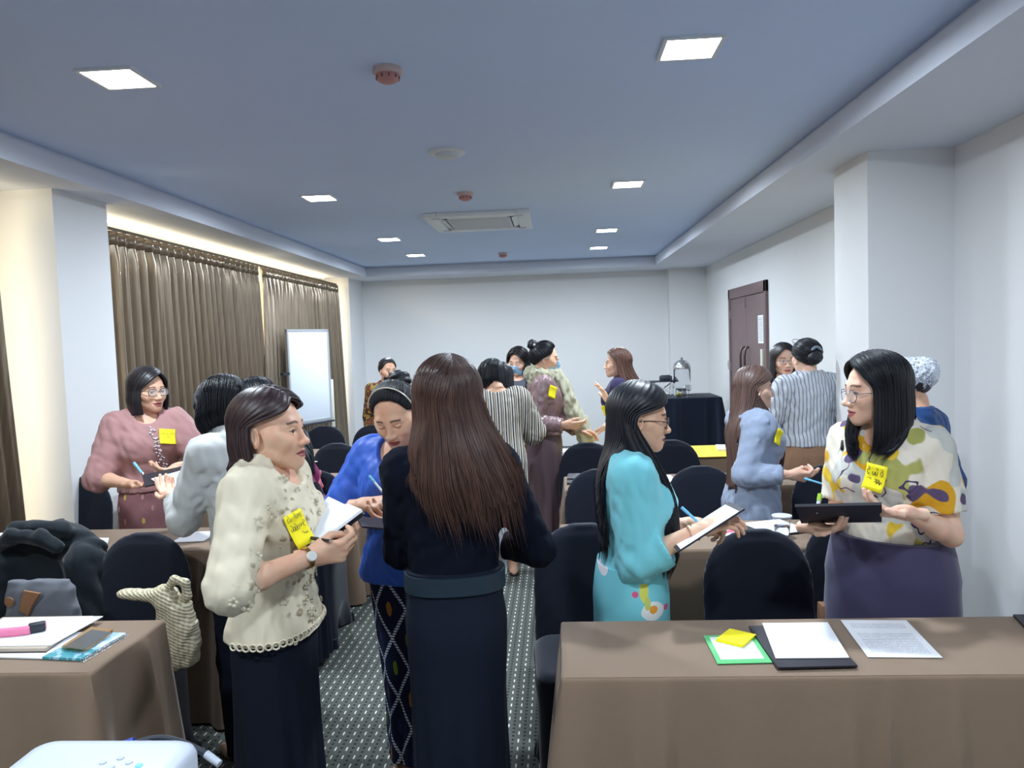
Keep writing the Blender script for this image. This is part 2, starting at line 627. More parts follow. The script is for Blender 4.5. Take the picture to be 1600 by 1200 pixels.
TORSO = [  # z, half width, half depth, cx, cy
    (0.70, .148, .098, 0, -.010), (0.78, .158, .110, 0, -.014), (0.84, .160, .112, 0, -.014), (0.92, .149, .103, 0, -.006), (1.00, .134, .094, 0, 0.0),
    (1.08, .138, .098, 0, .004), (1.16, .152, .108, 0, .006), (1.24, .156, .104, 0, .0), (1.29, .138, .086, 0, -.008), (1.325, .102, .066, 0, -.016), (1.36, .058, .052, 0, -.022)]


class Body:
    pass


def ik(S, W, l1, l2, pole):
    d = W - S; L = np.linalg.norm(d); L = min(max(L, abs(l1 - l2) + .01), (l1 + l2) * 0.995)
    u = d / np.linalg.norm(d)
    a = (l1 * l1 - l2 * l2 + L * L) / (2 * L); h = math.sqrt(max(l1 * l1 - a * a, 0))
    p = np.asarray(pole, float) - u * (np.asarray(pole, float) @ u); p /= np.linalg.norm(p) + 1e-9
    return S + u * a + p * h, S + u * L


def make_person(label, x, y, rz, H=1.52, stout=1.0, lean=0.0, head=(0, 0, 0), arms=None, skin='mid', eyes='half', mouth=0.0,
                face=True, near=1, z=0.0, head_scale=1.0, bust=1.0, hips=1.0, wide=1.0, feet=True, neck_fwd=0.0, neck_drop=.018):
    """root Empty + body; returns a Body record that clothes and hair are fitted to.
    rz: 0 looks away from the camera (+Y), 180 towards it. arms: {'R': (wrist world xyz, pole local, finger dir world, palm normal world, pose)}"""
    B = Body(); s = H / (1.6 - neck_drop)
    B.root = thing('person', label, 'person', (x, y, z), rz)
    B.s = s; B.stout = stout; B.near = near
    Rz = rotz(math.radians(rz)); B.Rz = Rz; B.loc = np.array([x, y, z])
    loc = lambda p: Rz.T @ (np.asarray(p, float) - B.loc)
    B.tolocal = loc
    RL = rotx(-lean); piv = np.array([0, -.01, .88]) * s
    B.RL, B.piv = RL, piv
    up = lambda p: RL @ (np.asarray(p, float) * s - piv) + piv      # upper body point
    B.up = up
    st = stout
    T = np.array(TORSO) * s
    zz = np.array(TORSO)[:, 0]
    belly = 1 + (st - 1) * np.interp(zz, [0.7, .9, 1.1, 1.24, 1.36], [.8, 1.2, 1.1, .75, .3])
    T[:, 1] *= belly * np.interp(zz, [.7, .84, 1.0], [hips, hips, 1]); T[:, 2] *= 1 + (belly - 1) * 1.25
    B.T = T
    B.M = (RL, piv)
    B.S = {}; B.E = {}; B.W = {}
    sw = .146 * (1 + (st - 1) * .6)
    F = Field()
    F.loft(T, B.M, 0.02)
    B.bust = []
    for q in (-1, 1):
        c = up((q * .066, .072 + (st - 1) * .10, 1.175)); B.bust.append((c, .056 * s * bust * (1 + (st - 1) * .4)))
        F.ball(c, .056 * s * bust, 0.05)
    neck0 = up((0, -.024, 1.325)); B.neck0 = neck0
    hy, hp, hr = head
    RH = RL @ rotz(hy) @ rotx(-hp) @ roty(hr) if abs(lean) < .9 else rotz(hy) @ rotx(-hp)
    hs = s * head_scale * 1.0
    skull = up((0, -.012 + neck_fwd, 1.40 - neck_drop)); B.skull = skull
    HO = skull + RH @ (np.array([0, .026, .088]) * s)
    B.RH, B.HO, B.hs = RH, HO, hs
    for q, nm in ((-1, 'L'), (1, 'R')):
        S = up((q * sw, -.012, 1.285)); B.S[nm] = S
        A = (arms or {}).get(nm)
        l1, l2 = .285 * s, .235 * s
        if A is None:
            W = up((q * (sw + .05), .02, .80)); E, W = ik(S, W, l1, l2, (q * .3, -1, 0)); fd = np.array([0, .12, -1.0]); pn = np.array([-q, 0, 0]); pose = 'relaxed'
        else:
            W, pole, fd, pn, pose = A
            E, W = ik(S, loc(W), l1, l2, pole); fd = Rz.T @ np.asarray(fd, float); pn = Rz.T @ np.asarray(pn, float)
        B.E[nm], B.W[nm] = E, W
        F.cone(neck0 + np.array([q * .02, 0, -.02]) * s, S, .050 * s, .046 * s * (1 + (st - 1) * .8), 0.045)
        F.cone(S, E, .047 * s * (1 + (st - 1) * .9), .038 * s * (1 + (st - 1) * .8), 0.03)
        F.cone(E, E + (W - E) * .35, .038 * s * (1 + (st - 1) * .8), .036 * s * (1 + (st - 1) * .7), 0.012)
        F.cone(E + (W - E) * .35, W, .036 * s * (1 + (st - 1) * .7), .0235 * s, 0.015)
        fd = fd / np.linalg.norm(fd); pn = pn - fd * (pn @ fd); pn /= np.linalg.norm(pn)
        # hand frame: Y fingers, -Z palm
        Zh = -pn; Xh = np.cross(fd, Zh)
        B.__dict__['hand_' + nm] = (np.stack([Xh, fd, Zh], 1), W, pose)
    F.cone(neck0, skull + RH @ np.array([0, -.012, .02]) * s, .052 * s * (1 + (st - 1) * .4), .050 * s, 0.03)
    # legs and feet
    for q in (-1, 1):
        F.cone((q * .075 * s * min(st, 1.1), -.01 * s, .78 * s), (q * .072 * s, .0, .45 * s), .076 * s * min(st, 1.1), .055 * s, 0.03)
        F.cone((q * .072 * s, 0, .45 * s), (q * .072 * s, -.02 * s, .07 * s), .054 * s, .034 * s, 0.02)
        F.cone((q * .075 * s, -.035 * s, .032), (q * .082 * s, .10 * s, .030), .030, .027, 0.03)
        F.cone((q * .082 * s, .10 * s, .026), (q * .086 * s, .15 * s, .022), .028, .020, 0.02)
    F.cut((0, 0, -1), (0, 0, 0.003))
    res = (0.010, 0.008, 0.013)[near if near < 3 else 2] if near else .010
    parts = [F.mesh(0.009 if near >= 2 else 0.013)]
    # head
    hf = Field(); build_head(hf, wide=wide, mouth=mouth, jaw=1.0 + (wide - 1))
    if face: lid_ops(hf, eyes)
    hf.cone((0, -.022, -.055), (0, -.042, -.125), .050, .051, 0.03)
    V, Q = hf.mesh({3: .0028, 2: .0036, 1: .005, 0: .008}[near], lo=(-.2, -.2, -.13), hi=(.2, .2, .2))
    B.headV = V
    nb = len(parts[0][0])
    lip = np.zeros(nb); brow = np.zeros(nb)
    # lip colour and brows belong to the skin itself
    xx, yy, zv = V.T
    m = mouth
    e = ((xx / .0245) ** 2 + ((zv + .0672 + m * .5) / (.0102 + m * .7)) ** 2)
    lp = np.clip((1.08 - e) / .2, 0, 1) * (yy > .06)
    bz = .0225 + .0035 * np.sin(np.clip((np.abs(xx) - .014) / .034, 0, 1) * 3.14)
    bw = np.clip(1.5 - np.abs(zv - bz) / .0034, 0, 1) * (np.abs(xx) > .014) * (np.abs(xx) < .050) * (yy > .04)
    parts.append((V * hs @ RH.T + HO, Q)); lash = eye_line(V, eyes)
    lip = np.concatenate([lip, lp]); brow = np.concatenate([brow, np.maximum(bw * .9, lash)])
    for q, nm in ((-1, 'L'), (1, 'R')):
        R, W, pose = B.__dict__['hand_' + nm]
        hf = build_hand(-1 if nm == 'R' else 1, pose)
        V, Q = hf.mesh({3: .0026, 2: .0034, 1: .005, 0: .008}[near])
        parts.append((V * (s * .98) @ R.T + W, Q)); lip = np.concatenate([lip, np.zeros(len(V))]); brow = np.concatenate([brow, np.zeros(len(V))])
    V, Q = join_parts(parts)
    B.body = mesh_np('body', V, Q, skin_mat('skin_' + skin, *SKINS[skin]), B.root, attr={'lip': lip, 'brow': brow})
    if face and near:
        for q in (-1, 1):
            c = HO + RH @ (np.array([q * .032, .0668, -.001]) * hs)
            eb = MB(); n = 14
            # eyeball with its front along +Y
            eb.lathe([(math.sin(a) * .0131 * hs, -math.cos(a) * .0131 * hs) for a in np.linspace(0.02, 3.12, 12)], n=n)
            eb.V = [np.concatenate(eb.V)]
            eb.V[0] = eb.V[0][:, [0, 2, 1]] * (1, 1, -1)
            tilt = rotx({'open': -.05, 'half': -.12, 'down': -.6}[eyes])
            eb.V[0] = eb.V[0] @ (RH @ tilt).T + c
            V = eb.V[0]
            dirn = (RH @ tilt) @ np.array([0, 1.0, 0])
            ca = ((V - c) @ dirn) / (.0131 * hs)
            mesh_np('eye', V, eb.F, eye_mat(), B.body, attr={'iris': np.clip((ca - .80) / .04, 0, 1)})
    return B


def eye_mat():
    if 'eye' in MATS: return MATS['eye']
    t = NT('eye'); a = t.n('ShaderNodeAttribute', attribute_name='iris').outputs['Fac']
    t.col(t.mix(a, (0.70, 0.68, 0.66, 1), (0.018, 0.011, 0.008, 1))); t.set(Roughness=0.12)
    MATS['eye'] = t.m
    return t.m


# ------------------------------------------------------------------ clothes
def top(B, mat, name='blouse', hem=.86, grow=.012, sleeve=1.5, puff=.014, cuff=None, neck=(0, .05, 1.37, .085), wr=.0035, seed=1, flare=0.0, res=None, hem_tilt=0.0, collar=None, taper=1.0, uv=False):
    """upper garment fitted over the body. sleeve: 1 ends at the elbow, 2 at the wrist"""
    s = B.s; F = Field()
    T = B.T.copy(); z0 = T[:, 0] / s
    if flare: T[:, 1:3] *= (1 + flare * np.clip((1.0 - z0) / .15, 0, 1))[:, None]
    F.loft(T, B.M, 0.02, grow)
    for c, r in B.bust: F.ball(c, r + grow, 0.06)
    for q, nm in ((-1, 'L'), (1, 'R')):
        S, E, W = B.S[nm], B.E[nm], B.W[nm]
        st = 1 + (B.stout - 1) * .8
        F.cone(B.neck0 + np.array([q * .02, 0, -.022]) * s, S, .050 * s + grow * .7, .048 * s * st + grow, 0.045)
        if sleeve <= 1:
            e = S + (E - S) * sleeve
            F.cone(S, e, .050 * s * st + puff * .8, .044 * s * st + puff * 1.3, 0.025, capb=True)
        else:
            F.cone(S, E, .050 * s * st + puff, .040 * s * st + puff, 0.03)
            e = E + (W - E) * (sleeve - 1)
            r1 = np.interp(sleeve - 1, [0, 1], [.040, .026]) * s * st + puff * taper
            F.cone(E, e, .040 * s * st + puff, r1, 0.02, capb=True)
    if wr: F.warp(folds(seed, wr))
    # hem
    hp = B.up((0, 0, hem)) if hem > .88 else np.array([0, 0, hem * s])
    lo_z = hp[2]
    def hemcut(P):
        # distance below the hem, only for the torso (not for hands hanging lower than it)
        d = (lo_z + hem_tilt * P[..., 1]) - P[..., 2]
        t = np.hypot(P[..., 0], P[..., 1] - 0.0) < .30 * s * max(1, B.stout)
        for nm in 'LR':
            S, E, W = B.S[nm], B.E[nm], B.W[nm]
            for a, b in ((S, E), (E, W)):
                ab = b - a; tt = np.clip(((P - a) @ ab) / (ab @ ab), 0, 1)
                near = np.linalg.norm(P - (a + tt[..., None] * ab), axis=-1) < .062 * s * B.stout + puff
                t &= ~(near & (P[..., 2] < a[2] + .05) & (b[2] < lo_z + .06))
        return np.where(t, d, -1).astype(np.float32)
    F.ops.append((hemcut, None, None, 0, 'cut'))
    if neck is not None:
        for nk in (neck if isinstance(neck, list) else [neck]):
            F.ball(B.up(nk[:3]), np.array(nk[3]) * s, 0.004, sub=True)
    V, Q = F.mesh(res or {3: .007, 2: .008, 1: .010, 0: .014}[B.near])
    q = (V - B.piv) @ B.RL + B.piv       # garment coordinates, unleaned
    uv_ = np.stack([np.arctan2(q[:, 0], q[:, 1]) * .15, q[:, 2]], 1)
    return mesh_np(name, V, Q, mat, B.root, uv=uv_)


def skirt(B, mat, name='skirt', waist=1.0, hem=.08, w=None, fold=.010, nf=9, seed=1, flat=.72, slit=None, fit=1.0, n=96, hem_w=1.0, extra=0.0):
    """long wrapped skirt as a ring loft with soft vertical folds; UV: u around (metres), v height (metres)"""
    s = B.s; r = np.random.RandomState(seed)
    prof = np.array([(.0, .148), (.30, .148), (.55, .158), (.75, .170), (.84, .174), (.92, .162), (1.0, .145), (1.06, .145)])
    ph = r.uniform(0, 6.28, 4); am = r.uniform(.5, 1, 4)
    zs = np.linspace(hem, waist, 34); R = []; UV = []
    for z in zs:
        a0 = np.interp(z, prof[:, 0], prof[:, 1]) * s * (1 + (B.stout - 1) * 1.05) * fit
        low = np.clip((.80 - z) / .5, 0, 1)
        a0 *= 1 + (hem_w - 1) * low
        ring = []
        bz = np.interp(z * s, B.T[:, 0], B.T[:, 1]) if z > .84 else 0
        a1 = max(a0, bz + .012 * s, .134 * s)
        bd = (np.interp(z * s, B.T[:, 0], B.T[:, 2]) + .016 * s) if z > .70 else 0
        for i in range(n):
            t = 2 * math.pi * i / n
            f = fold * (low * .9 + .1) * (am[0] * math.sin(nf * t + ph[0] + z * 2) + am[1] * .6 * math.sin((nf * 2 - 3) * t + ph[1] - z * 3) + .5 * math.sin(3 * t + ph[2] + 4 * z))
            a1 = max(a1, .137 * s)
            b = max(a1 * (flat + .12 * low), bd)
            cx, cy = math.sin(t), math.cos(t)
            e = (abs(cx) ** 2.4 + abs(cy) ** 2.4) ** (-1 / 2.4)
            f += extra
            ring.append(((a1 + f) * e * cx, (b + f) * e * cy - .01 * s, z * s))
        if z > .90 and abs(np.trace(B.RL) - 3) > 1e-6:
            k = min(1, (z - .88) / .06)
            ring = [tuple((1 - k) * np.array(p) + k * (B.RL @ (np.array(p) - B.piv) + B.piv)) for p in ring]
        R.append(ring); UV += [(i / n * 2 * math.pi * .17, z) for i in range(n)]
    m = MB(); m.rings(R)
    return m.build(name, mat, B.root, smooth=True, uv=UV)


def quad4(name, P, th, mat, parent=None):
    """thin sheet through four corners, with UV"""
    P = [np.asarray(p, float) for p in P]; n = np.cross(P[1] - P[0], P[3] - P[0]); n /= np.linalg.norm(n)
    if parent is not None: P = [p - np.array(parent.location) for p in P]
    m = MB(); m.rings([P, [p + n * th for p in P]])
    return m.build(name, mat, parent, uv=[(0, 0), (1, 0), (1, 1), (0, 1)] * 2)


def trousers(B, mat, name='trousers', waist=1.0, hem=.06, grow=.016, seed=3):
    s = B.s; F = Field()
    T = B.T[B.T[:, 0] < waist * s + .01]; F.loft(T, B.M, .02, grow)
    for q in (-1, 1):
        F.cone((q * .085 * s, -.01 * s, .78 * s), (q * .085 * s, 0, .45 * s), .092 * s * B.stout, .072 * s, .03)
        F.cone((q * .085 * s, 0, .45 * s), (q * .085 * s, -.02 * s, hem), .072 * s, .062 * s, .02, capb=True)
    F.warp(folds(seed, .004))
    V, Q = F.mesh(.010 if B.near > 1 else .013)
    return mesh_np(name, V, Q, mat, B.root)


# ------------------------------------------------------------------ hair
EL_C = np.array([0, -.012, .030]); EL_R = np.array([.0805, .0995, .0885])


def _el(d, grow=0.0, wide=1.0):
    """point of the hair shell in direction d"""
    return EL_C + d * (EL_R * np.array([wide, 1, 1]) + grow)


def _slerp(a, b, t):
    w = math.acos(max(-1, min(1, float(a @ b)))); sw = math.sin(w) + 1e-9
    return (np.sin((1 - t) * w) / sw)[:, None] * a + (np.sin(t * w) / sw)[:, None] * b


def _dir(az, el):
    return np.array([math.sin(az) * math.cos(el), math.cos(az) * math.cos(el), math.sin(el)])


def clear_torso(B, P, g=.028):
    """pushes hair that falls onto the shoulders, back or chest out of the body"""
    q = (P - B.piv) @ B.RL + B.piv; s = B.s; T = B.T
    z = q[:, 2]; n = 2.3
    a = np.interp(z, T[:, 0], T[:, 1]) + g; b = np.interp(z, T[:, 0], T[:, 2]) + g; cy = np.interp(z, T[:, 0], T[:, 4])
    b = b + np.where((q[:, 1] > 0) & (z < 1.26 * s) & (z > 1.06 * s), .035 * s, 0)
    xr = np.minimum(np.abs(q[:, 0]) / a, .98)
    lim = b * (1 - xr ** n) ** (1 / n)
    yy = q[:, 1] - cy
    side = np.where(yy.mean() < .02, -1, 1)
    inside = (np.abs(yy) < lim) & (np.abs(q[:, 0]) < a) & (z < 1.36 * s)
    yy = np.where(inside | ((z < 1.36 * s) & (side * yy < lim) & (np.abs(q[:, 0]) < a)), side * lim, yy)
    q[:, 1] = yy + cy
    return (q - B.piv) @ B.RL.T + B.piv


def hair_parted(B, mat, fall, part=0.0, front_el=44, face_az=62, back_el=-20, seed=1, strands=700, grow=.006, ns=44, nt=30, width=.0011, jit=.05, side_len=None, curl=0.0, wide=1.0, front_lift=0.0, temple=0.0, drift=0.0, name='hair', az_end=180, ear_el=-8, rough=1.0):
    """hair parted on top. fall: rows (drop, scale x, scale y, add y) below the ears, in metres of person space (gravity straight down).
    side_len: (left, right) multipliers of the drop for the front strands."""
    r = np.random.RandomState(seed); hs = B.hs
    fall = np.array(fall, float)

    def strand(sd, u, jr=0.0, jl=1.0, ja=0.0):
        # u 0 front .. 1 back
        root_el = math.radians(np.interp(u, [0, .35, .75, 1], [front_el, 88, 128, 150]))
        root = np.array([math.sin(part) * 1.0, math.cos(root_el) * math.cos(part), math.sin(root_el) * math.cos(part)])
        root /= np.linalg.norm(root)
        az = math.radians(np.interp(u, [0, .3, 1], [face_az, face_az + 22, az_end])) + ja
        el = math.radians(np.interp(u, [0, .5, 1], [ear_el, ear_el - 4, back_el]))
        tgt = _dir(sd * az, el)
        t1 = np.linspace(0, 1, nt // 2)
        D = _slerp(root, tgt, t1)
        D = D + np.array([0, 1.0, -.15]) * (temple * np.sin(t1 * 3.14159) ** 1.3 * (1 - u) ** 2.2)[:, None]; D /= np.linalg.norm(D, axis=1)[:, None]
        P1 = EL_C + D * (EL_R * np.array([wide, 1, 1]) + grow + jr)
        P1[:, 2] += front_lift * np.sin(t1 * 3.14) * (1 - u)
        P1 = (P1 * hs) @ B.RH.T + B.HO
        # gravity part
        c0 = B.HO + B.RH @ (EL_C * hs)
        e = P1[-1]; L = fall[-1, 0]
        if side_len is not None:
            L *= np.interp(u, [0, .45], [side_len[0] if sd < 0 else side_len[1], 1])
        L *= jl
        t2 = np.linspace(0, 1, nt - nt // 2 + 1)[1:]
        dr = t2 * L
        sx = np.interp(dr, fall[:, 0], fall[:, 1]); sy = np.interp(dr, fall[:, 0], fall[:, 2]); ay = np.interp(dr, fall[:, 0], fall[:, 3])
        o = B.RH[:, :2] @ (B.RH.T @ (e - c0))[:2]; o[2] = 0
        # split offset in head x and y
        hx = B.RH[:, 0].copy(); hx[2] = 0; hx /= np.linalg.norm(hx); hy_ = np.array([-hx[1], hx[0], 0])
        ox, oy = o @ hx, o @ hy_
        base = e - (ox * hx + oy * hy_)
        P2 = base[None] + (ox * sx)[:, None] * hx + (oy * sy + ay * B.s)[:, None] * hy_
        P2[:, 2] = e[2] - dr
        if drift: P2 += (drift * np.clip(dr / .3, 0, 1.5) ** 1.2)[:, None] * hx
        if curl:
            P2 += (np.sin(dr * 26 + u * 9 + sd)[:, None] * hx + np.cos(dr * 21 + u * 7)[:, None] * hy_) * curl * np.clip(dr / .12, 0, 1)[:, None]
        P2 = clear_torso(B, P2)
        P = np.concatenate([P1, P2])
        # ease the corner between the two
        for _ in range(2): P[1:-1] = P[1:-1] * .5 + (P[:-2] + P[2:]) * .25
        return P
    V, F, SA, AL = [], [], [], []
    for sd in (-1, 1):
        base = sum(len(v) for v in V)
        for i in range(ns):
            u = i / (ns - 1)
            V.append(strand(sd, u, 0.0015 * math.sin(i * 2.1) * rough, 1 + .02 * math.sin(i * 1.7)))
            SA.append(np.full(nt, (u * sd + 1) / 2)); AL.append(np.linspace(0, 1, nt))
        for i in range(ns - 1):
            for j in range(nt - 1):
                a = base + i * nt + j
                F.append((a, a + 1, a + nt + 1, a + nt))
    V = np.concatenate(V)
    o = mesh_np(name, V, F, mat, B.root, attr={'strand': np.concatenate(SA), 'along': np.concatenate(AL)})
    so = o.modifiers.new('thick', 'SOLIDIFY'); so.thickness = .008 * hs; so.offset = -1
    if strands:
        add_strands(o, [strand(r.choice((-1, 1)), r.beta(.9, .9), r.uniform(-.001, .006) * rough, 1 + r.normal() * jit, r.normal() * .05 * rough) for _ in range(strands)], mat, width, r)
    return o


def add_strands(parent, paths, mat, width, r):
    """loose strands as thin three-sided tubes, one part of kind stuff"""
    n = len(paths); nt = len(paths[0])
    P = np.array(paths)                                     # n, nt, 3
    T = np.gradient(P, axis=1); T /= np.linalg.norm(T, axis=2, keepdims=True) + 1e-9
    A = np.cross(T, np.array([.3, .5, .81])); A /= np.linalg.norm(A, axis=2, keepdims=True) + 1e-9
    C = np.cross(T, A)
    w = width * np.clip(np.minimum(1, (1 - np.linspace(0, 1, nt)) * 5 + .15), 0, 1)[None, :, None] * r.uniform(.6, 1.3, n)[:, None, None]
    V = np.stack([P + w * (math.cos(a) * A + math.sin(a) * C) for a in (0, 2.094, 4.189)], 2)   # n, nt, 3, 3
    idx = np.arange(n * nt * 3).reshape(n, nt, 3)
    F = np.stack([idx[:, :-1], np.roll(idx, -1, 2)[:, :-1], np.roll(idx, -1, 2)[:, 1:], idx[:, 1:]], -1).reshape(-1, 4)
    st = np.repeat(r.uniform(0, 1, n), nt * 3); al = np.tile(np.repeat(np.linspace(0, 1, nt), 3), n)
    so = mesh_np('hair_strands', V.reshape(-1, 3), F, mat, parent, attr={'strand': st, 'along': al})
    so['kind'] = 'stuff'
    return so


def hair_tied(B, mat, bun=(math.pi, .35), bun_r=(.036, .030, .036), hairline=None, seed=1, strands=300, grow=.004, nt=20, ns=60, width=.0009, bun_out=.02, rough=1.0, wide=1.0, name='hair'):
    """hair combed back to a bun; hairline rows (azimuth deg, elevation deg) from the forehead to the nape"""
    r = np.random.RandomState(seed); hs = B.hs
    HL = np.array(hairline or [(0, 44), (25, 42), (48, 30), (62, 8), (78, -2), (95, -14), (120, -34), (150, -46), (180, -50)], float)
    bd = _dir(bun[0], bun[1])

    def strand(az, jr=0.0):
        el = np.interp(abs(az), HL[:, 0], HL[:, 1])
        a = _dir(math.radians(az), math.radians(el))
        t = np.linspace(0, 1, nt)
        D = _slerp(a, bd, t * .985)
        lift = grow + jr + .010 * np.sin(np.clip(t * 1.2, 0, 1) * 3.14) * (1 if el > 20 else .4)
        P = EL_C + D * (EL_R * np.array([wide, 1, 1]) - .004 * np.exp(-t * 12)[:, None] + lift[:, None])
        return (P * hs) @ B.RH.T + B.HO
    V, F = [], []
    for i in range(ns): V.append(strand(-180 + 360 * i / ns, 0.0012 * math.sin(i * 2.3) * rough))
    for i in range(ns):
        k = (i + 1) % ns
        for j in range(nt - 1): F.append((i * nt + j, i * nt + j + 1, k * nt + j + 1, k * nt + j))
    o = mesh_np(name, np.concatenate(V), F, mat, B.root, attr={'strand': np.repeat(np.linspace(0, 1, ns), nt), 'along': np.tile(np.linspace(0, 1, nt), ns)})
    so = o.modifiers.new('thick', 'SOLIDIFY'); so.thickness = .010 * hs; so.offset = -1
    if strands: add_strands(o, [strand(r.uniform(-180, 180), r.uniform(-.001, .004) * rough) for _ in range(strands)], mat, width, r)
    if bun_r is not None:
        c = _el(bd, bun_out); F_ = Field(); F_.ball((0, 0, 0), bun_r, 0)
        rr = np.random.RandomState(seed + 5)
        F_.warp(lambda P: (.0028 * np.sin(np.arctan2(P[..., 2], P[..., 0]) * 3 + np.linalg.norm(P, axis=-1) * 0 + P[..., 1] * 190)).astype(np.float32))
        V, Q = F_.mesh(.004)
        Rb = np.stack([np.cross(bd, (0, 0, 1)) / np.linalg.norm(np.cross(bd, (0, 0, 1))), bd, np.zeros(3)], 1)
        Rb[:, 2] = np.cross(Rb[:, 0], Rb[:, 1])
        V = ((V @ Rb.T + c) * hs) @ B.RH.T + B.HO
        mesh_np('hair_bun', V, Q, mat, B.root, attr={'strand': (np.arange(len(V)) % 97) / 97.0 * .1 + .4, 'along': np.full(len(V), .3)})
    return o


# ------------------------------------------------------------------ things people wear
def head_pt(B, p):
    """head coordinates (metres at scale 1) to person space"""
    return (np.asarray(p, float) * B.hs) @ B.RH.T + B.HO


def eyeglasses(B, mat, lens=True, rx=.024, rz=.018, up=0.0, square=.6, r=.0013, name='eyeglasses', parent=None):
    m = MB(); yb = .098
    for q in (-1, 1):
        c = np.array([q * .032, yb - .006, -.003 + up])
        P = []
        for a in np.linspace(0, 2 * math.pi, 25):
            ca, sa = math.cos(a), math.sin(a); e = (abs(ca) ** (2 + 2 * square) + abs(sa) ** (2 + 2 * square)) ** (-1 / (2 + 2 * square))
            P.append(head_pt(B, c + (rx * e * ca, -.10 * abs(q * 0 + e * ca * .06) , rz * e * sa)))
        m.tube(P, r, 6)
        m.tube([head_pt(B, p) for p in ((q * (.032 + rx), yb - .010, .004 + up), (q * .076, yb - .030, .006 + up), (q * .080, .02, .004 + up), (q * .080, -.012, -.002 + up * .6))], r * .9, 6)
    m.tube([head_pt(B, p) for p in ((-.009, yb - .006, .002 + up), (0, yb - .001, .005 + up), (.009, yb - .006, .002 + up))], r, 6)
    o = m.build(name, mat, parent or B.root, smooth=True)
    if lens:
        for q in (-1, 1):
            l = MB(); c = np.array([q * .032, yb - .006, -.003 + up]); n = 20; ring0 = []; ring1 = []
            for a in np.linspace(0, 2 * math.pi, n, endpoint=False):
                ca, sa = math.cos(a), math.sin(a); e = (abs(ca) ** (2 + 2 * square) + abs(sa) ** (2 + 2 * square)) ** (-1 / (2 + 2 * square))
                ring0.append(head_pt(B, c + (rx * e * ca, 0, rz * e * sa))); ring1.append(head_pt(B, c + (rx * e * ca, .001, rz * e * sa)))
            l.rings([ring0, ring1]); l.build('lens', lens_film('lens_film'), o)
    return o


def face_mask(B, mat, loops=True, drop=0.0):
    """pleated surgical mask over nose and mouth"""
    n, mrows = 17, 14; V = []
    for j in range(mrows):
        v = j / (mrows - 1)
        zc = -.014 - .088 * v + drop
        for i in range(n):
            u = i / (n - 1) * 2 - 1
            x = .066 * u * (1 - .10 * v * abs(u))
            nose = .016 * math.exp(-(u / .30) ** 2) * math.exp(-((v - .25) / .35) ** 2)
            yv = .095 + nose - .062 * abs(u) ** 2.2 - .018 * v ** 3 + .0022 * math.sin(v * 28)
            V.append(head_pt(B, (x, yv, zc + .012 * abs(u) * (.5 - v))))
    F = [(j * n + i, j * n + i + 1, (j + 1) * n + i + 1, (j + 1) * n + i) for j in range(mrows - 1) for i in range(n - 1)]
    o = mesh_np('face_mask', V, F, mat, B.root)
    so = o.modifiers.new('thick', 'SOLIDIFY'); so.thickness = .0018
    if loops:
        m = MB()
        for q in (-1, 1):
            m.tube([head_pt(B, p) for p in ((q * .066, .034, -.014 + drop), (q * .080, .010, .006), (q * .084, -.020, .008), (q * .084, -.032, -.012), (q * .080, -.012, -.040), (q * .064, .030, -.088 + drop))], .0014, 5)
        m.build('ear_loop', plain('mask_loop_white', (225, 228, 232)), o, smooth=True)
    return o


# ------------------------------------------------------------------ the room
XL, XR, YB, YF = -3.05, 2.20, 11.4, -2.6      # curtain line, right wall, back wall, wall behind the camera
ZS, ZC = 2.59, 2.73                            # soffit and tray ceiling
M_WALL = plain('wall_paint', (226, 227, 228), 0.75, 0, 0.03, 3.0, 0.05)
M_CEIL = plain('ceiling_flare_tint', (204, 221, 252), 0.8, 0, 0.03, 1.5, 0.03)  # blue of the lens flare is put into the ceiling colour
M_SOFFIT = plain('soffit_paint', (216, 221, 232), 0.8, 0, 0.03, 2.0, 0.03)


def carpet():
    t = NT('carpet'); v = t.coord('Object'); x, y, z = t.xyz(v)
    px, py = 0.046, 0.060
    col = t.math('FLOOR', t.math('DIVIDE', x, px))
    odd = t.math('MULTIPLY', t.math('MODULO', t.math('ABSOLUTE', col), 2.0), 0.0)
    fx = t.math('SUBTRACT', t.math('FRACT', t.math('DIVIDE', x, px)), 0.5)
    fy = t.math('SUBTRACT', t.math('FRACT', t.math('ADD', t.math('DIVIDE', y, py), odd)), 0.5)
    dash = t.math('MULTIPLY', t.math('LESS_THAN', t.math('ABSOLUTE', fx), 0.065), t.math('LESS_THAN', t.math('ABSOLUTE', fy), 0.22))
    fx2 = t.math('SUBTRACT', t.math('FRACT', t.math('ADD', t.math('DIVIDE', x, px), .5)), 0.5)
    fy2 = t.math('SUBTRACT', t.math('FRACT', t.math('ADD', t.math('DIVIDE', y, py * .5), .25)), 0.5)
    dot = t.math('MULTIPLY', t.math('LESS_THAN', t.math('ABSOLUTE', fx2), 0.11), t.math('LESS_THAN', t.math('ABSOLUTE', fy2), 0.22))
    n = t.noise(v, 500, 2); n2 = t.noise(v, 1.2, 3)
    base = t.mix(t.ramp(n, .3, .7), lin((76, 80, 78)), lin((112, 116, 108)))
    base = t.mix(t.math('MULTIPLY', n2, .35), base, lin((78, 83, 88)))
    base = t.mix(dot, base, lin((46, 50, 52)))
    base = t.mix(dash, base, lin((226, 226, 214)))
    t.col(base); t.set(Roughness=0.95, Specular_IOR_Level=0.1)
    t.bump(n, 0.5, 0.004)
    return t.m


def struct(m, name, mat, label=None, **kw):
    o = m.build(name, mat, None, **kw); o['kind'] = 'structure'
    if label: o['label'] = label
    return o


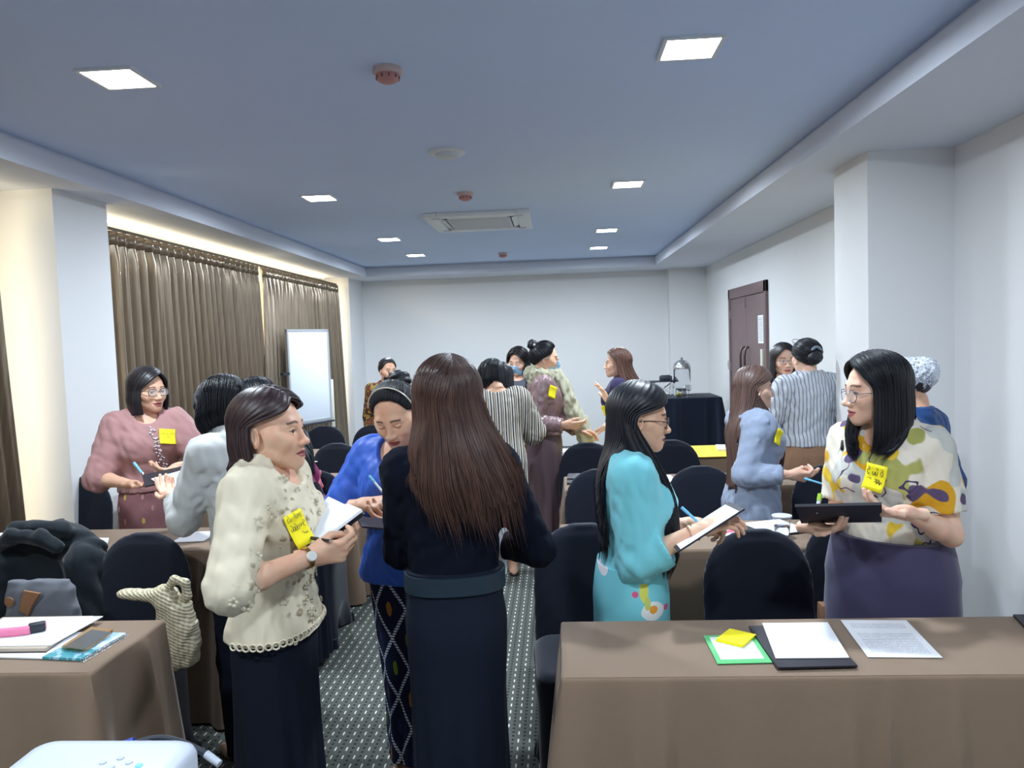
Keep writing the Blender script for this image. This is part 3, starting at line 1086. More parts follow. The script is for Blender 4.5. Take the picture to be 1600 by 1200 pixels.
struct(MB().box2((-3.6, YF - .1, -.1), (XR + .1, YB + .1, 0)), 'floor', carpet())
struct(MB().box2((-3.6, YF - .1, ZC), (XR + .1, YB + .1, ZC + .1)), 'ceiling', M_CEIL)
struct(MB().box2((XR, YF, 0), (XR + .1, YB, ZC)), 'wall_right', M_WALL)
struct(MB().box2((-3.6, YB, 0), (XR + .1, YB + .1, ZC)), 'wall_back', M_WALL)
struct(MB().box2((-3.6, YF - .1, 0), (XR + .1, YF, ZC)), 'wall_front', M_WALL)


def skew(ax0, ax1, bx0, bx1, y0, y1, z0, z1):
    m = MB(); m.rings([[(ax0, y0, z0), (ax1, y0, z0), (bx1, y1, z0), (bx0, y1, z0)], [(ax0, y0, z1), (ax1, y0, z1), (bx1, y1, z1), (bx0, y1, z1)]])
    return m


# dropped soffit ring round the tray, with a thin set-back lip on top
struct(skew(1.50, XR, 1.385, XR, YF, YB, ZS, ZC - .025), 'trim_1', M_SOFFIT)
struct(skew(1.525, XR, 1.41, XR, YF, YB, ZC - .025, ZC), 'trim_2', M_SOFFIT)
struct(MB().box2((-3.55, YF, ZS), (-2.66, YB, ZC - .025)), 'trim_3', M_SOFFIT)
struct(MB().box2((-3.55, YF, ZC - .025), (-2.685, YB, ZC)), 'trim_4', M_SOFFIT)
struct(MB().box2((-2.66, 10.62, ZS), (1.39, YB, ZC - .025)), 'trim_5', M_SOFFIT)
struct(MB().box2((-2.685, 10.645, ZC - .025), (1.41, YB, ZC)), 'trim_6', M_SOFFIT)
# pillars
struct(MB().box2((1.735, 4.33, 0), (XR, 4.83, ZS)), 'trim_7', M_WALL, 'square white pillar standing out from the right wall')
struct(MB().box2((1.66, 11.2, 0), (XR, YB, ZS)), 'trim_8', M_WALL, 'shallow white pillar in the far right corner')
struct(MB().box2((-3.4, 4.25, 0), (-2.88, 4.78, ZS)), 'trim_9', M_WALL, 'white pillar between the two curtained windows')
struct(MB().box2((-3.4, 10.65, 0), (-2.93, YB, ZS)), 'trim_10', M_WALL, 'white wall end beside the far curtain')
# window wall behind the curtains
wl = MB()
wl.box2((-3.55, YF, 0), (-3.40, YB, .30))
for a, b in ((YF, -1.6), (3.9, 4.9), (10.3, YB)): wl.box2((-3.55, a, .30), (-3.40, b, 2.5))
wl.box2((-3.55, YF, 2.5), (-3.40, YB, ZC))
struct(wl, 'wall_left', M_WALL)
M_DAY = emit('daylight_glass', (1.0, 0.86, 0.58), WINDOW_STRENGTH)
M_ALU = plain('window_frame_white', (205, 205, 200), 0.4)
for k, (a, b) in enumerate(((-1.6, 3.9), (4.9, 10.3))):
    w = thing('window_%d' % (k + 1), None, None, (-3.45, a, .3)); w['kind'] = 'structure'
    w['label'] = 'bright window behind the %s curtain' % ('near left' if k == 0 else 'far left')
    n = 4; L = b - a
    f = MB()
    for i in range(n + 1): f.box2((-.02, i * L / n - .025, 0), (.04, i * L / n + .025, 2.2))
    for z in (0, 2.15): f.box2((-.02, 0, z), (.04, L, z + .05))
    f.build('window_frame', M_ALU, w)
    for i in range(n):
        MB().box2((-.015, i * L / n + .025, .05), (-.005, (i + 1) * L / n - .025, 2.15)).build('pane', M_DAY, w)

w = thing('window_3', 'added fill light panel in the wall behind the photographer', None, (-2.6, YF + .02, .9)); w['kind'] = 'structure'  # added glowing panel, built like a window, for frontal fill light
M_FILL = emit('fill_cool', (0.72, 0.86, 1.0), BACK_FILL)
for i in range(4): MB().box2((i * 1.1 + .03, -.01, .03), (i * 1.1 + 1.07, 0, 1.57)).build('pane', M_FILL, w)
f = MB()
for i in range(5): f.box2((i * 1.1 - .03, -.015, 0), (i * 1.1 + .03, .03, 1.6))
for z in (0, 1.57): f.box2((0, -.015, z), (4.4, .03, z + .03))
f.build('window_frame', M_ALU, w)

# ------------------------------------------------------------------ ceiling lamps
M_LAMP = emit('lamp_diffuser', (0.95, 0.98, 1.0), 26.0)
M_LFRAME = plain('lamp_frame_white', (225, 228, 232), 0.4)
ROWS = {-1.72: (3.0, 5.57, 7.9, 9.4), 0.55: (3.03, 5.6, 7.93, 9.42)}
WORDS_ = ['nearest', 'second nearest', 'third', 'farthest']
lamps = []
for x, ys in ROWS.items():
    side = 'left-hand row by the curtains' if x < 0 else 'right-hand row by the door wall'
    for i, y in enumerate(list(ys) + [0.45]):
        l = thing('ceiling_light', 'square recessed white LED panel, %s in the %s' % (WORDS_[i], side) if i < 4 else 'square white LED panel %s, %s' % ('just above the photographer' if i == 4 else 'well behind the photographer', 'row by curtains' if x < 0 else 'row by door wall'), 'light', (x, y, ZC), group='square ceiling panels')
        f = MB()
        for s in (-1, 1):
            f.box((s * .108, 0, -.004), (.016, .232, .012)); f.box((0, s * .108, -.004), (.20, .016, .012))
        f.build('lamp_frame', M_LFRAME, l)
        MB().box((0, 0, -.003), (.20, .20, .006)).build('diffuser', M_LAMP, l)
        ld = bpy.data.lights.new('panel_lamp', 'AREA'); ld.shape = 'SQUARE'; ld.size = .19; ld.energy = PANEL_W; ld.color = (0.79, 0.895, 1.0); ld.spread = math.radians(175)
        lo = bpy.data.objects.new('panel_lamp', ld); COL.objects.link(lo); lo.parent = l; lo.location = (0, 0, -.012)
# warm strip lamp in the pocket above each curtain
for a, b, nm in ((-1.5, 3.55, 'near'), (4.85, 10.35, 'far')):
    st = thing('strip_light', 'warm light strip hidden above the %s curtain' % nm, 'light', (-3.20, (a + b) / 2, ZS - .012))
    MB().box((0, 0, 0), (.02, b - a, .012)).build('lamp_strip', emit('warm_strip', (1.0, .80, .45), 14.0), st)
    ld = bpy.data.lights.new('strip_lamp', 'AREA'); ld.shape = 'RECTANGLE'; ld.size = .03; ld.size_y = b - a; ld.energy = COVE_W * (b - a); ld.color = (1, .80, .48)
    lo = bpy.data.objects.new('strip_lamp', ld); COL.objects.link(lo); lo.parent = st; lo.location = (0, 0, -.01)

# ------------------------------------------------------------------ ceiling fittings
M_PINKPL = plain('faded_pink_plastic', (196, 140, 136), 0.5)
M_WHITEPL = plain('white_plastic', (226, 230, 234), 0.45)
M_DARKPL = plain('dark_plastic', (38, 44, 56), 0.5)
for i, (y, s, c) in enumerate(((3.07, 1.0, 'nearest'), (5.66, .9, 'middle'), (9.6, .9, 'farthest'))):
    d = thing('fire_detector', 'round pinkish fire detector on the ceiling, %s of the three' % c, 'detector', (-.645, y, ZC), group='pinkish fire detectors')
    MB().lathe([(.058, 0), (.060, -.018), (.050, -.026)], n=28).build('base', plain('pale_pink_plastic', (208, 186, 184), .5), d, smooth=True)
    MB().lathe([(.046, -.024), (.047, -.036), (.040, -.050), (.024, -.058), (.002, -.060)], n=28).build('sensor_head', M_PINKPL, d, smooth=True)
    sl = MB()
    for k in range(10):
        a = k * math.pi / 5; sl.box((.044 * math.cos(a), .044 * math.sin(a), -.038), (.010, .006, .012), rotz(a))
    sl.build('sensor_slots', plain('slot_dark', (120, 84, 84), .6), d)['kind'] = 'stuff'
d = thing('ceiling_speaker', 'large round white disc on the ceiling between the detectors', 'speaker', (-.60, 4.42, ZC))
MB().lathe([(.105, 0), (.107, -.010), (.098, -.016), (.002, -.017)], n=40).build('base', M_WHITEPL, d, smooth=True)
MB().lathe([(.070, -.016), (.068, -.034), (.050, -.040), (.002, -.041)], n=40).build('cover', plain('speaker_cover', (214, 220, 226), .5), d, smooth=True)
# cassette air conditioner
ac = thing('air_conditioner', 'square white cassette air conditioner in the ceiling', 'air conditioner', (-.655, 6.92, ZC))
p = MB()
for s in (-1, 1):
    p.box((s * .40, 0, -.018), (.12, .92, .036)); p.box((0, s * .40, -.018), (.68, .12, .036))
p.build('panel', M_WHITEPL, ac, bevel=.006)
MB().box((0, 0, -.010), (.68, .68, .012)).build('duct_inside', M_DARKPL, ac)
g = MB().box((0, 0, -.030), (.56, .56, .012)).build('grille_plate', plain('grille_grey', (200, 206, 214), .5), ac, bevel=.004)
bar0 = MB().box((0, 0, 0), (.52, .006, .008)).build('grille_bar', M_WHITEPL, g); bar0.location = (0, -.25, -.038)
for k in range(1, 21):
    b = bar0.copy(); COL.objects.link(b); b.location = (0, -.25 + k * .025, -.038)
for k in range(4):
    R = rotz(k * math.pi / 2)
    MB().box(R @ np.array([0, .315, -.026]), (.52, .050, .006), R @ rotx(.35)).build('louvre', M_WHITEPL, ac)
    MB().box(R @ np.array([.36, .36, -.037]), (.07, .07, .004), R).build('corner_cap', plain('ac_corner', (190, 198, 210), .5), ac)

# ------------------------------------------------------------------ curtains
def curtain_mat():
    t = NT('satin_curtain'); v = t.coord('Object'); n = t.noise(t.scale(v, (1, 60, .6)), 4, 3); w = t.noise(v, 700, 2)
    t.col(t.mix(n, lin((112, 98, 90)), lin((182, 166, 140))))  # lighter vertical streaks paint satin highlights into the colour
    t.set(Roughness=0.26, Specular_IOR_Level=0.9, Sheen_Weight=0.1, Metallic=0.7, Transmission_Weight=0.0)
    t.bump(w, 0.15, 0.001)
    return t.m


M_CURT = curtain_mat()


def curtain(label, y0, y1, seed, z1=2.475, lean0=(0, 0), lean1=(0, 0), per=.115, amp=.048):
    """lean0/1: shift of the near/far edge along the wall (at the top, at the bottom)"""
    r = np.random.RandomState(seed); L = y1 - y0; n = int(L / .0095)
    c = thing('curtain', label, 'curtain', (XL, y0, 0))
    u = np.linspace(0, 1, n); ph = np.cumsum(r.uniform(.6, 1.4, n)); ph = ph / ph[-1] * L / per * 2 * math.pi
    am = np.interp(u, np.linspace(0, 1, 24), r.uniform(.6, 1.25, 24))
    zs = np.concatenate([np.linspace(.02, z1 - .10, 26), [z1 - .095, z1 - .05, z1]]); V = []
    for z in zs:
        t = (z - .02) / (z1 - .02)
        k = amp * am * (0.95 + .25 * (1 - t))
        top = t > .955
        drift = .5 * np.sin(u * 9 + seed) * (1 - t) + .25 * np.sin(u * 23 + 2 * seed + t * 3)
        xx = k * (.62 if top else 1) * (np.sin(ph + drift) + .30 * np.sin(2 * ph + 1 + drift) * (0.3 if top else 1))
        yy = u * L + (lean0[0] * t + lean0[1] * (1 - t)) * (1 - u) + (lean1[0] * t + lean1[1] * (1 - t)) * u + .018 * np.cos(ph + drift) * (1 - .4 * t)
        V.append(np.stack([xx, yy, np.full(n, z)], 1))
    V = np.concatenate(V); m = len(zs)
    a = (np.arange(m - 1)[:, None] * n + np.arange(n - 1)).ravel()
    F = np.stack([a, a + 1, a + n + 1, a + n], 1)
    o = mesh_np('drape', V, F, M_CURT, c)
    so = o.modifiers.new('thick', 'SOLIDIFY'); so.thickness = .003
    hb = V[-3 * n:].copy(); hb[:, 0] += .006
    a = (np.arange(2)[:, None] * n + np.arange(n - 1)).ravel()
    h = mesh_np('heading_band', hb, np.stack([a, a + 1, a + n + 1, a + n], 1), M_CURT, c)
    so = h.modifiers.new('thick', 'SOLIDIFY'); so.thickness = .004
    return c


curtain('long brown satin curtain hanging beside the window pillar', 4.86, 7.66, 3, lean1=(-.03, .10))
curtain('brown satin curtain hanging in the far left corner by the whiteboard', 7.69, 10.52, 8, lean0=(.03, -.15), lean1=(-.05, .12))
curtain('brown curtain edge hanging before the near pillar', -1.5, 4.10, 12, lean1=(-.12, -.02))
for a, b, nm in ((-1.5, 3.4, 'near'), (4.82, 10.5, 'far')):
    r_ = MB().box(((XL - .02), (a + b) / 2, 2.492), (.03, b - a, .022)).build('curtain_rail', plain('rail_brown', (96, 84, 74), .5), None)
    tag(r_, 'slim curtain rail along the %s window' % nm, 'curtain rail')

# ------------------------------------------------------------------ double door in the right wall
M_DOOR = plain('door_wood', (112, 92, 92), 0.5, 0, .10, 6, .1)
M_STEEL = plain('brushed_steel', (176, 172, 168), 0.32, 0.9)
d = thing('door_1', 'brown double door in the right wall', None, (XR, 8.0, 0)); d['kind'] = 'structure'
fr = MB(); W = 1.70
fr.box2((-.035, 0, 0), (.0, .07, 2.16)); fr.box2((-.035, W - .07, 0), (0, W, 2.16)); fr.box2((-.035, 0, 2.04), (0, W, 2.16))
fr.build('door_frame', M_DOOR, d, bevel=.004)
for i, (a, b) in enumerate(((.075, .845), (.855, 1.625))):
    lf = MB().box2((-.022, a, .01), (-.002, b, 2.035)).build('door_leaf', M_DOOR, d, bevel=.003)
    y = b - .09 if i == 0 else a + .09
    h = MB(); h.tube([(-.022, y, 1.02), (-.062, y, 1.05), (-.072, y, 1.12), (-.072, y, 1.36), (-.062, y, 1.43), (-.022, y, 1.46)], .013, 10)
    h.build('door_handle', plain('handle_dark', (88, 78, 76), .35, .6), lf, smooth=True)
    if i == 0:
        MB().box2((-.052, a + .02, 1.14), (-.024, a + .09, 1.44)).build('lock_plate', plain('lock_ivory', (214, 210, 196), .4), lf, bevel=.006)
    else:
        for z in (.35, 1.15, 1.80): MB().box2((-.030, b - .015, z), (-.020, b + .02, z + .10)).build('hinge', M_STEEL, lf)
        MB().box2((-.034, a + .02, 1.90), (-.020, a + .045, 2.02)).build('bolt', M_STEEL, lf)


def printed(name, lines=22, margin=.08, dark=(120, 122, 130), paper=(236, 238, 244), head=True, density=.62):
    """white page with rows of small grey print, from the UV of the sheet"""
    if name in MATS: return MATS[name]
    t = NT(name); uv = t.coord('UV'); u, v, _ = t.xyz(uv)
    fv = t.math('FRACT', t.math('MULTIPLY', v, float(lines)))
    row = t.math('MULTIPLY', t.math('GREATER_THAN', fv, .35), t.math('LESS_THAN', fv, .75))
    wrd = t.math('GREATER_THAN', t.noise(t.vec(t.math('MULTIPLY', u, 60.0), t.math('MULTIPLY', t.math('FLOOR', t.math('MULTIPLY', v, float(lines))), 7.3)), 1.0, 2), .42)
    para = t.math('LESS_THAN', t.noise(t.vec(0.0, t.math('FLOOR', t.math('MULTIPLY', v, float(lines) / 3))), 3.7, 0), density)
    ins = t.math('MULTIPLY', t.math('MULTIPLY', t.math('GREATER_THAN', u, margin), t.math('LESS_THAN', u, 1 - margin)), t.math('MULTIPLY', t.math('GREATER_THAN', v, margin), t.math('LESS_THAN', v, 1 - margin)))
    f = t.math('MULTIPLY', t.math('MULTIPLY', row, wrd), t.math('MULTIPLY', para, ins))
    t.col(t.mix(f, lin(paper), lin(dark))); t.set(Roughness=.7)
    MATS[name] = t.m
    return t.m


M_PAPER = plain('white_paper', (238, 240, 246), .7, 0, .02)


def slab(name, A, Bp, Cp, th, mat, parent=None, bevel=0.0, label=None, cat=None, group=None):
    """sheet or board: corner A, edge towards B, edge towards C, thickness th along the normal (A-B x A-C); UV over the face"""
    A = np.asarray(A, float); e1 = np.asarray(Bp, float) - A; e2 = np.asarray(Cp, float) - A
    n = np.cross(e1, e2); n /= np.linalg.norm(n)
    q = [A, A + e1, A + e1 + e2, A + e2]
    off = np.zeros(3)
    if parent is not None and hasattr(parent, 'location') and parent.parent is None:
        Rp = rotz(parent.rotation_euler[2]); q = [Rp.T @ (p - np.array(parent.location)) for p in q]; n = Rp.T @ n
    m = MB(); m.rings([q, [p + n * th for p in q]])
    uv = [(0, 0), (1, 0), (1, 1), (0, 1)] * 2
    o = m.build(name, mat, parent, uv=None if bevel else uv, bevel=bevel)
    if label: tag(o, label, cat, group)
    return o


x_ = XR - .024
slab('door_notice', (x_, 8.34, 1.50), (x_, 8.13, 1.50), (x_, 8.34, 1.80), -.002, printed('notice_print', 16), None, label='white printed notice stuck on the brown double door', cat='notice')
sw = thing('light_switch', 'small white wall switch beside the brown door', 'switch', (XR, 9.85, 1.22))
MB().box((-.006, 0, 0), (.012, .085, .125)).build('plate', plain('switch_plate', (196, 196, 194), .4), sw, bevel=.004)
MB().box((-.014, 0, 0), (.006, .03, .06)).build('rocker', plain('switch_rocker', (150, 152, 156), .4), sw, bevel=.002)

# ------------------------------------------------------------------ whiteboard on a stand
P0 = np.array([-2.87, 7.9]); P1 = np.array([-2.62, 8.5]); dv = P1 - P0; Lb = np.linalg.norm(dv)
wb = thing('whiteboard_stand', 'white flip chart board on a stand before the far curtain', 'whiteboard', (P0[0], P0[1], 0), math.degrees(math.atan2(dv[1], dv[0])))
MB().box2((0, -.012, .82), (Lb, .006, 1.80)).build('board', plain('board_white', (222, 230, 240), .25, 0, .03, 2), wb, bevel=.002)
f = MB()
for a, b in (((-.012, -.018, .80), (.012, .012, 1.82)), ((Lb - .012, -.018, .80), (Lb + .012, .012, 1.82)), ((-.012, -.018, 1.80), (Lb + .012, .012, 1.825)), ((-.012, -.018, .795), (Lb + .012, .012, .82))): f.box2(a, b)
f.build('board_frame', plain('frame_silver', (196, 200, 204), .35, .5), wb)
MB().box2((.03, -.085, .775), (Lb - .03, -.012, .795)).build('pen_tray', M_DARKPL, wb, bevel=.003)
for x in (.02, Lb - .02): MB().tube([(x, .02, .80), (x, .03, .02)], .014, 8).build('leg', M_STEEL, wb, smooth=True)
MB().tube([(Lb / 2, .03, 1.2), (Lb / 2, .38, .02)], .014, 8).build('leg', M_STEEL, wb, smooth=True)
MB().box2((-.10, -.02, 1.34), (0.0, .02, 1.365)).build('clip_arm', M_DARKPL, wb)
MB().box2((Lb, -.015, .70), (Lb + .06, .015, 1.25)).build('side_post', plain('post_ivory', (214, 212, 196), .4), wb, bevel=.003)

# ------------------------------------------------------------------ tables under brown cloths
M_CLOTH = cloth('brown_tablecloth', (136, 115, 96), .9, 700, .3, .08)
M_WOOD = plain('table_wood', (150, 120, 90), .5)


def draped_table(x0, x1, y0, y1, label, label2, seed, mat=None, ztop=.76, over=.0, floor_gap=.012, flare=.05, group='brown table cloths'):
    r = np.random.RandomState(seed); cx, cy = (x0 + x1) / 2, (y0 + y1) / 2; hx, hy = (x1 - x0) / 2, (y1 - y0) / 2
    tb = thing('table', label2, 'table', (cx, cy, 0))
    MB().box2((-hx + .012, -hy + .012, ztop - .035), (hx - .012, hy - .012, ztop - .006)).build('tabletop', M_WOOD, tb)
    for sx in (-1, 1):
        for sy in (-1, 1):
            MB().tube([(sx * (hx - .08), sy * (hy - .06), ztop - .035), (sx * (hx - .08), sy * (hy - .06), 0)], .014, 8).build('leg', M_STEEL, tb, smooth=True)
    # perimeter points
    per = []
    rc = .012
    def seg(a, b, nrm, k):
        for i in range(k): per.append((np.array(a) + (np.array(b) - np.array(a)) * i / k, nrm, min(i, k - i) / k))
    kx, ky = max(24, int(hx * 2 / .014)), max(16, int(hy * 2 / .014))
    seg((-hx, -hy), (hx, -hy), (0, -1), kx); seg((hx, -hy), (hx, hy), (1, 0), ky); seg((hx, hy), (-hx, hy), (0, 1), kx); seg((-hx, hy), (-hx, -hy), (-1, 0), ky)
    n = len(per); pos = np.array([p[0] for p in per]); nr = np.array([p[1] for p in per], float)
    for _ in range(4): nr = (np.roll(nr, 1, 0) + nr * 2 + np.roll(nr, -1, 0)) / 4
    nr /= np.linalg.norm(nr, axis=1)[:, None]
    arc = np.cumsum(np.linalg.norm(pos - np.roll(pos, 1, 0), axis=1))
    # corner weight: the cloth gathers into a cone at each corner
    cw = np.zeros(n)
    for c in ((-hx, -hy), (hx, -hy), (hx, hy), (-hx, hy)):
        cw = np.maximum(cw, np.exp(-((np.linalg.norm(pos - np.array(c), axis=1)) / .07) ** 2))
    f1 = sum(a * np.sin(arc * w + p) for a, w, p in [(r.uniform(.4, 1), r.uniform(9, 38), r.uniform(0, 6.3)) for _ in range(5)])
    creases = np.zeros(n)
    for _ in range(int(arc[-1] / .15)):
        a = r.uniform(0, arc[-1]); creases += r.uniform(.4, 1) * np.exp(-(np.abs(arc - a) / .018) ** 1.5)
    R = [np.concatenate([pos * .985, np.full((n, 1), ztop)], 1)]
    R.append(np.concatenate([pos - nr * .004, np.full((n, 1), ztop - .0005)], 1))
    R.append(np.concatenate([pos + nr * .002, np.full((n, 1), ztop - .004)], 1))
    for q in np.linspace(.015, 1, 22):
        z = ztop - q * (ztop - floor_gap)
        o = .003 + flare * .5 * q + .020 * f1 * q ** .8 + flare * 1.6 * cw * q + .026 * creases * min(1, q * 4)
        o = np.maximum(o, .003)
        R.append(np.concatenate([pos + nr * o[:, None], np.full((n, 1), z)], 1))
    m = MB(); m.rings([x + (cx, cy, 0) for x in R[::-1]], cap=False)
    base = (len(R) - 1) * n
    m.F.append(tuple(base + j for j in range(n)))
    o = m.build('tablecloth', mat or M_CLOTH, None, smooth=False)
    o.data.shade_smooth(); o.data.set_sharp_from_angle(angle=math.radians(60))
    tag(o, label, 'tablecloth', group)
    return o


draped_table(-.012, 2.06, 1.875, 2.262, 'brown cloth over the front table on the door side', 'meeting table under the front brown cloth, door side', 1)
draped_table(-.010, 1.10, 3.02, 3.48, 'brown cloth over the second table on the door side, with water cup', 'meeting table under the second brown cloth, door side', 2)
draped_table(.02, 1.50, 4.27, 4.70, 'brown cloth over the third table on the door side', 'meeting table under the third brown cloth, door side', 3)
draped_table(.10, 1.34, 5.32, 5.84, 'brown cloth over the fourth table on the door side, with yellow runner', 'meeting table under the fourth cloth, door side', 4)
draped_table(-2.85, -1.295, 1.93, 2.32, 'brown cloth over the front table on the window side', 'meeting table under the front brown cloth, window side', 5)
draped_table(-2.78, -1.48, 3.14, 3.56, 'brown cloth over the second table on the window side', 'meeting table under the second brown cloth, window side', 6)
draped_table(-2.80, -1.33, 4.62, 5.04, 'brown cloth over the third table on the window side', 'meeting table under the third brown cloth, window side', 7)
draped_table(-2.80, -1.45, 5.85, 6.27, 'brown cloth over the fourth table on the window side', 'meeting table under the fourth brown cloth, window side', 9)
M_BLACKCL = cloth('black_tablecloth', (13, 22, 40), .9, 600, .2, .1)  # black shifted to blue, haze put into the cloth colour
draped_table(.92, 1.98, 9.30, 10.0, 'black cloth to the floor over the drinks table by the door', 'drinks table under the black cloth', 10, M_BLACKCL, .85, group='black table cloths')
M_YEL = cloth('yellow_runner', (240, 205, 60), .8)
m = MB(); m.box2((.115, 5.296, .762), (1.30, 5.845, .766)); m.box2((.115, 5.292, .60), (.24, 5.297, .766)); 
tag(m.build('table_runner', M_YEL, None), 'bright yellow runner laid along the fourth table', 'table runner')

# ------------------------------------------------------------------ banquet chairs in black stretch covers
M_SPANDEX = plain('black_spandex', (11, 19, 36), .75, 0, .15, 5, .05, .2, .25)  # bluish lift of the black stands in for haze


def chair_proto():
    c = thing('chair', '', 'chair')
    F = Field()
    zt = .895
    S = []
    for z in np.linspace(.40, zt, 40):
        t = (z - .60) / (zt - .60)
        a = .205 - .012 * max(0, (z - .4)) if t < .15 else (.203 * (1 - ((t - .15) / .86) ** 2.6) ** (1 / 2.2))
        S.append((z, max(a, .012), .024 if z < zt - .03 else .020, 0, .20 + (z - .45) * .13))
    F.loft(S, None, .01, n=2.6)
    V, Q = F.mesh(.010)
    mesh_np('back_cover', V, Q, M_SPANDEX, c)
    F = Field()
    F.loft([(0.0, .222, .222, 0, .0), (.15, .205, .205, 0, 0), (.36, .205, .200, 0, 0), (.44, .212, .205, 0, 0), (.475, .205, .20, 0, 0), (.485, .18, .175, 0, 0)], None, .02, n=7)
    for x, y in ((.22, 0), (-.22, 0), (0, .22), (0, -.22)):
        F.ball((x * 1.05, y * 1.05, -.02), (.15 if y else .07, .15 if x else .07, .20), .03, sub=True)
    F.ball((0, 0, -.03), (.17, .17, .30), .02, sub=True)
    V, Q = F.mesh(.012)
    mesh_np('seat_cover', V, Q, M_SPANDEX, c)
    for sx in (-1, 1):
        for sy in (-1, 1):
            MB().lathe([(.022, .0), (.024, .012), (.016, .05)], (sx * .200, sy * .200, 0), 12).build('foot', M_SPANDEX, c, smooth=True)
    return c


CH = chair_proto(); ch_used = []


def chair(x, y, label, rz=0.0, z=0.0):
    c = CH if not ch_used else copy_tree(CH)
    ch_used.append(c); c.location = (x, y, z); c.rotation_euler = (0, 0, math.radians(rz)); tag(c, label, 'chair', 'black covered banquet chairs')
    return c


def chair_at(px, ytop, Y, label, rz=0.0):
    """chair whose back top shows at (px, ytop); Y depth of the back"""
    p = at(px, ytop, Y); chair(p[0], Y - .255, label, rz)


chair_at(70, 812, 2.93, 'black covered chair with the dark jacket over its back', 2)
chair_at(222, 822, 2.93, 'black covered chair beside the jacket chair, cream shawl at its seat', -2)
chair_at(128, 745, 4.34, 'black covered chair behind the woman in pink, by the pillar', 3)
chair_at(1182, 828, 2.80, 'black covered chair in front of the clear water cup', 1)
chair_at(916, 818, 2.94, 'black covered chair behind the woman in turquoise', 3)
chair_at(1330, 818, 2.97, 'black covered chair behind the woman in yellow floral blouse', -2)
chair_at(1096, 714, 4.19, 'black covered chair left of the woman in grey blazer', 2)
chair_at(1290, 718, 4.12, 'black covered chair right of the woman in grey blazer', -3)
chair_at(934, 716, 4.17, 'black covered chair behind the turquoise woman, second row', -2)
chair_at(918, 682, 5.26, 'black covered chair beside the yellow runner near the scarf woman', 2)
chair_at(1046, 690, 5.27, 'black covered chair with rounded back before the yellow runner', -2)
chair_at(508, 662, 6.85, 'black covered chair nearest to the whiteboard stand', 2)
chair_at(524, 694, 5.58, 'black covered chair between the beige and the blue woman', -2)
chair_at(584, 668, 6.80, 'black covered chair beside the person in brown batik', 1)


# ------------------------------------------------------------------ fabrics of the clothes
def stripes(name, cols, axis=0, wob=0.0, space='Object', rough=.8):
    """vertical stripes; cols = [(width m, colour), ...] repeated"""
    if name in MATS: return MATS[name]
    t = NT(name); x = t.xyz(t.coord(space))[axis]
    if wob: x = t.math('ADD', x, t.math('MULTIPLY', t.math('SUBTRACT', t.noise(t.coord('Object'), 9, 2), .5), wob))
    per = sum(w for w, _ in cols); f = t.math('FRACT', t.math('DIVIDE', x, per)); c = lin(cols[0][1]); acc = cols[0][0] / per
    for w, cc in cols[1:]:
        c = t.mix(t.math('GREATER_THAN', f, acc), c, lin(cc)); acc += w / per
    t.col(c); t.set(Roughness=rough, Specular_IOR_Level=.25)
    t.bump(t.noise(t.coord('Object'), 700, 2), .2)
    MATS[name] = t.m
    return t.m


def diamond_cloth(name, base, line, blobs, pu, pv, lw=.06, bs=.17, dash=60.0, inner=None):
    """ikat lattice of diamonds with a blob in each; UV in metres"""
    t = NT(name); u, v, _ = t.xyz(t.coord('UV'))
    wob = t.math('MULTIPLY', t.math('SUBTRACT', t.noise(t.vec(u, v), 45, 2), .5), .05)
    a = t.math('ADD', t.math('ADD', t.math('DIVIDE', u, pu), t.math('DIVIDE', v, pv)), wob)
    b = t.math('ADD', t.math('SUBTRACT', t.math('DIVIDE', u, pu), t.math('DIVIDE', v, pv)), wob)
    fa = t.math('ABSOLUTE', t.math('SUBTRACT', t.math('FRACT', a), .5)); fb = t.math('ABSOLUTE', t.math('SUBTRACT', t.math('FRACT', b), .5))
    dsh = t.math('GREATER_THAN', t.math('FRACT', t.math('MULTIPLY', v, dash)), .38)
    ln = t.math('MULTIPLY', t.math('MAXIMUM', t.math('GREATER_THAN', fa, .5 - lw), t.math('GREATER_THAN', fb, .5 - lw)), dsh)
    # squared distance from the middle of each diamond
    r = t.math('ADD', t.math('POWER', t.math('MULTIPLY', t.math('ADD', t.math('SUBTRACT', t.math('FRACT', a), .5), t.math('SUBTRACT', t.math('FRACT', b), .5)), 1.25), 2.0), t.math('POWER', t.math('MULTIPLY', t.math('SUBTRACT', t.math('SUBTRACT', t.math('FRACT', a), .5), t.math('SUBTRACT', t.math('FRACT', b), .5)), .8), 2.0))
    blob = t.math('LESS_THAN', r, bs * bs)
    ids = t.n('ShaderNodeTexWhiteNoise', noise_dimensions='2D', i_Vector=t.vec(t.math('FLOOR', a), t.math('FLOOR', b))).outputs[0]
    bc = lin(blobs[0])
    for i, c in enumerate(blobs[1:]): bc = t.mix(t.math('GREATER_THAN', ids, (i + 1) / len(blobs)), bc, lin(c))
    c = t.mix(blob, lin(base), bc)
    c = t.mix(ln, c, lin(line))
    t.col(c); t.set(Roughness=.85, Specular_IOR_Level=.2); t.bump(t.noise(t.coord('Object'), 800, 2), .2)
    MATS[name] = t.m
    return t.m


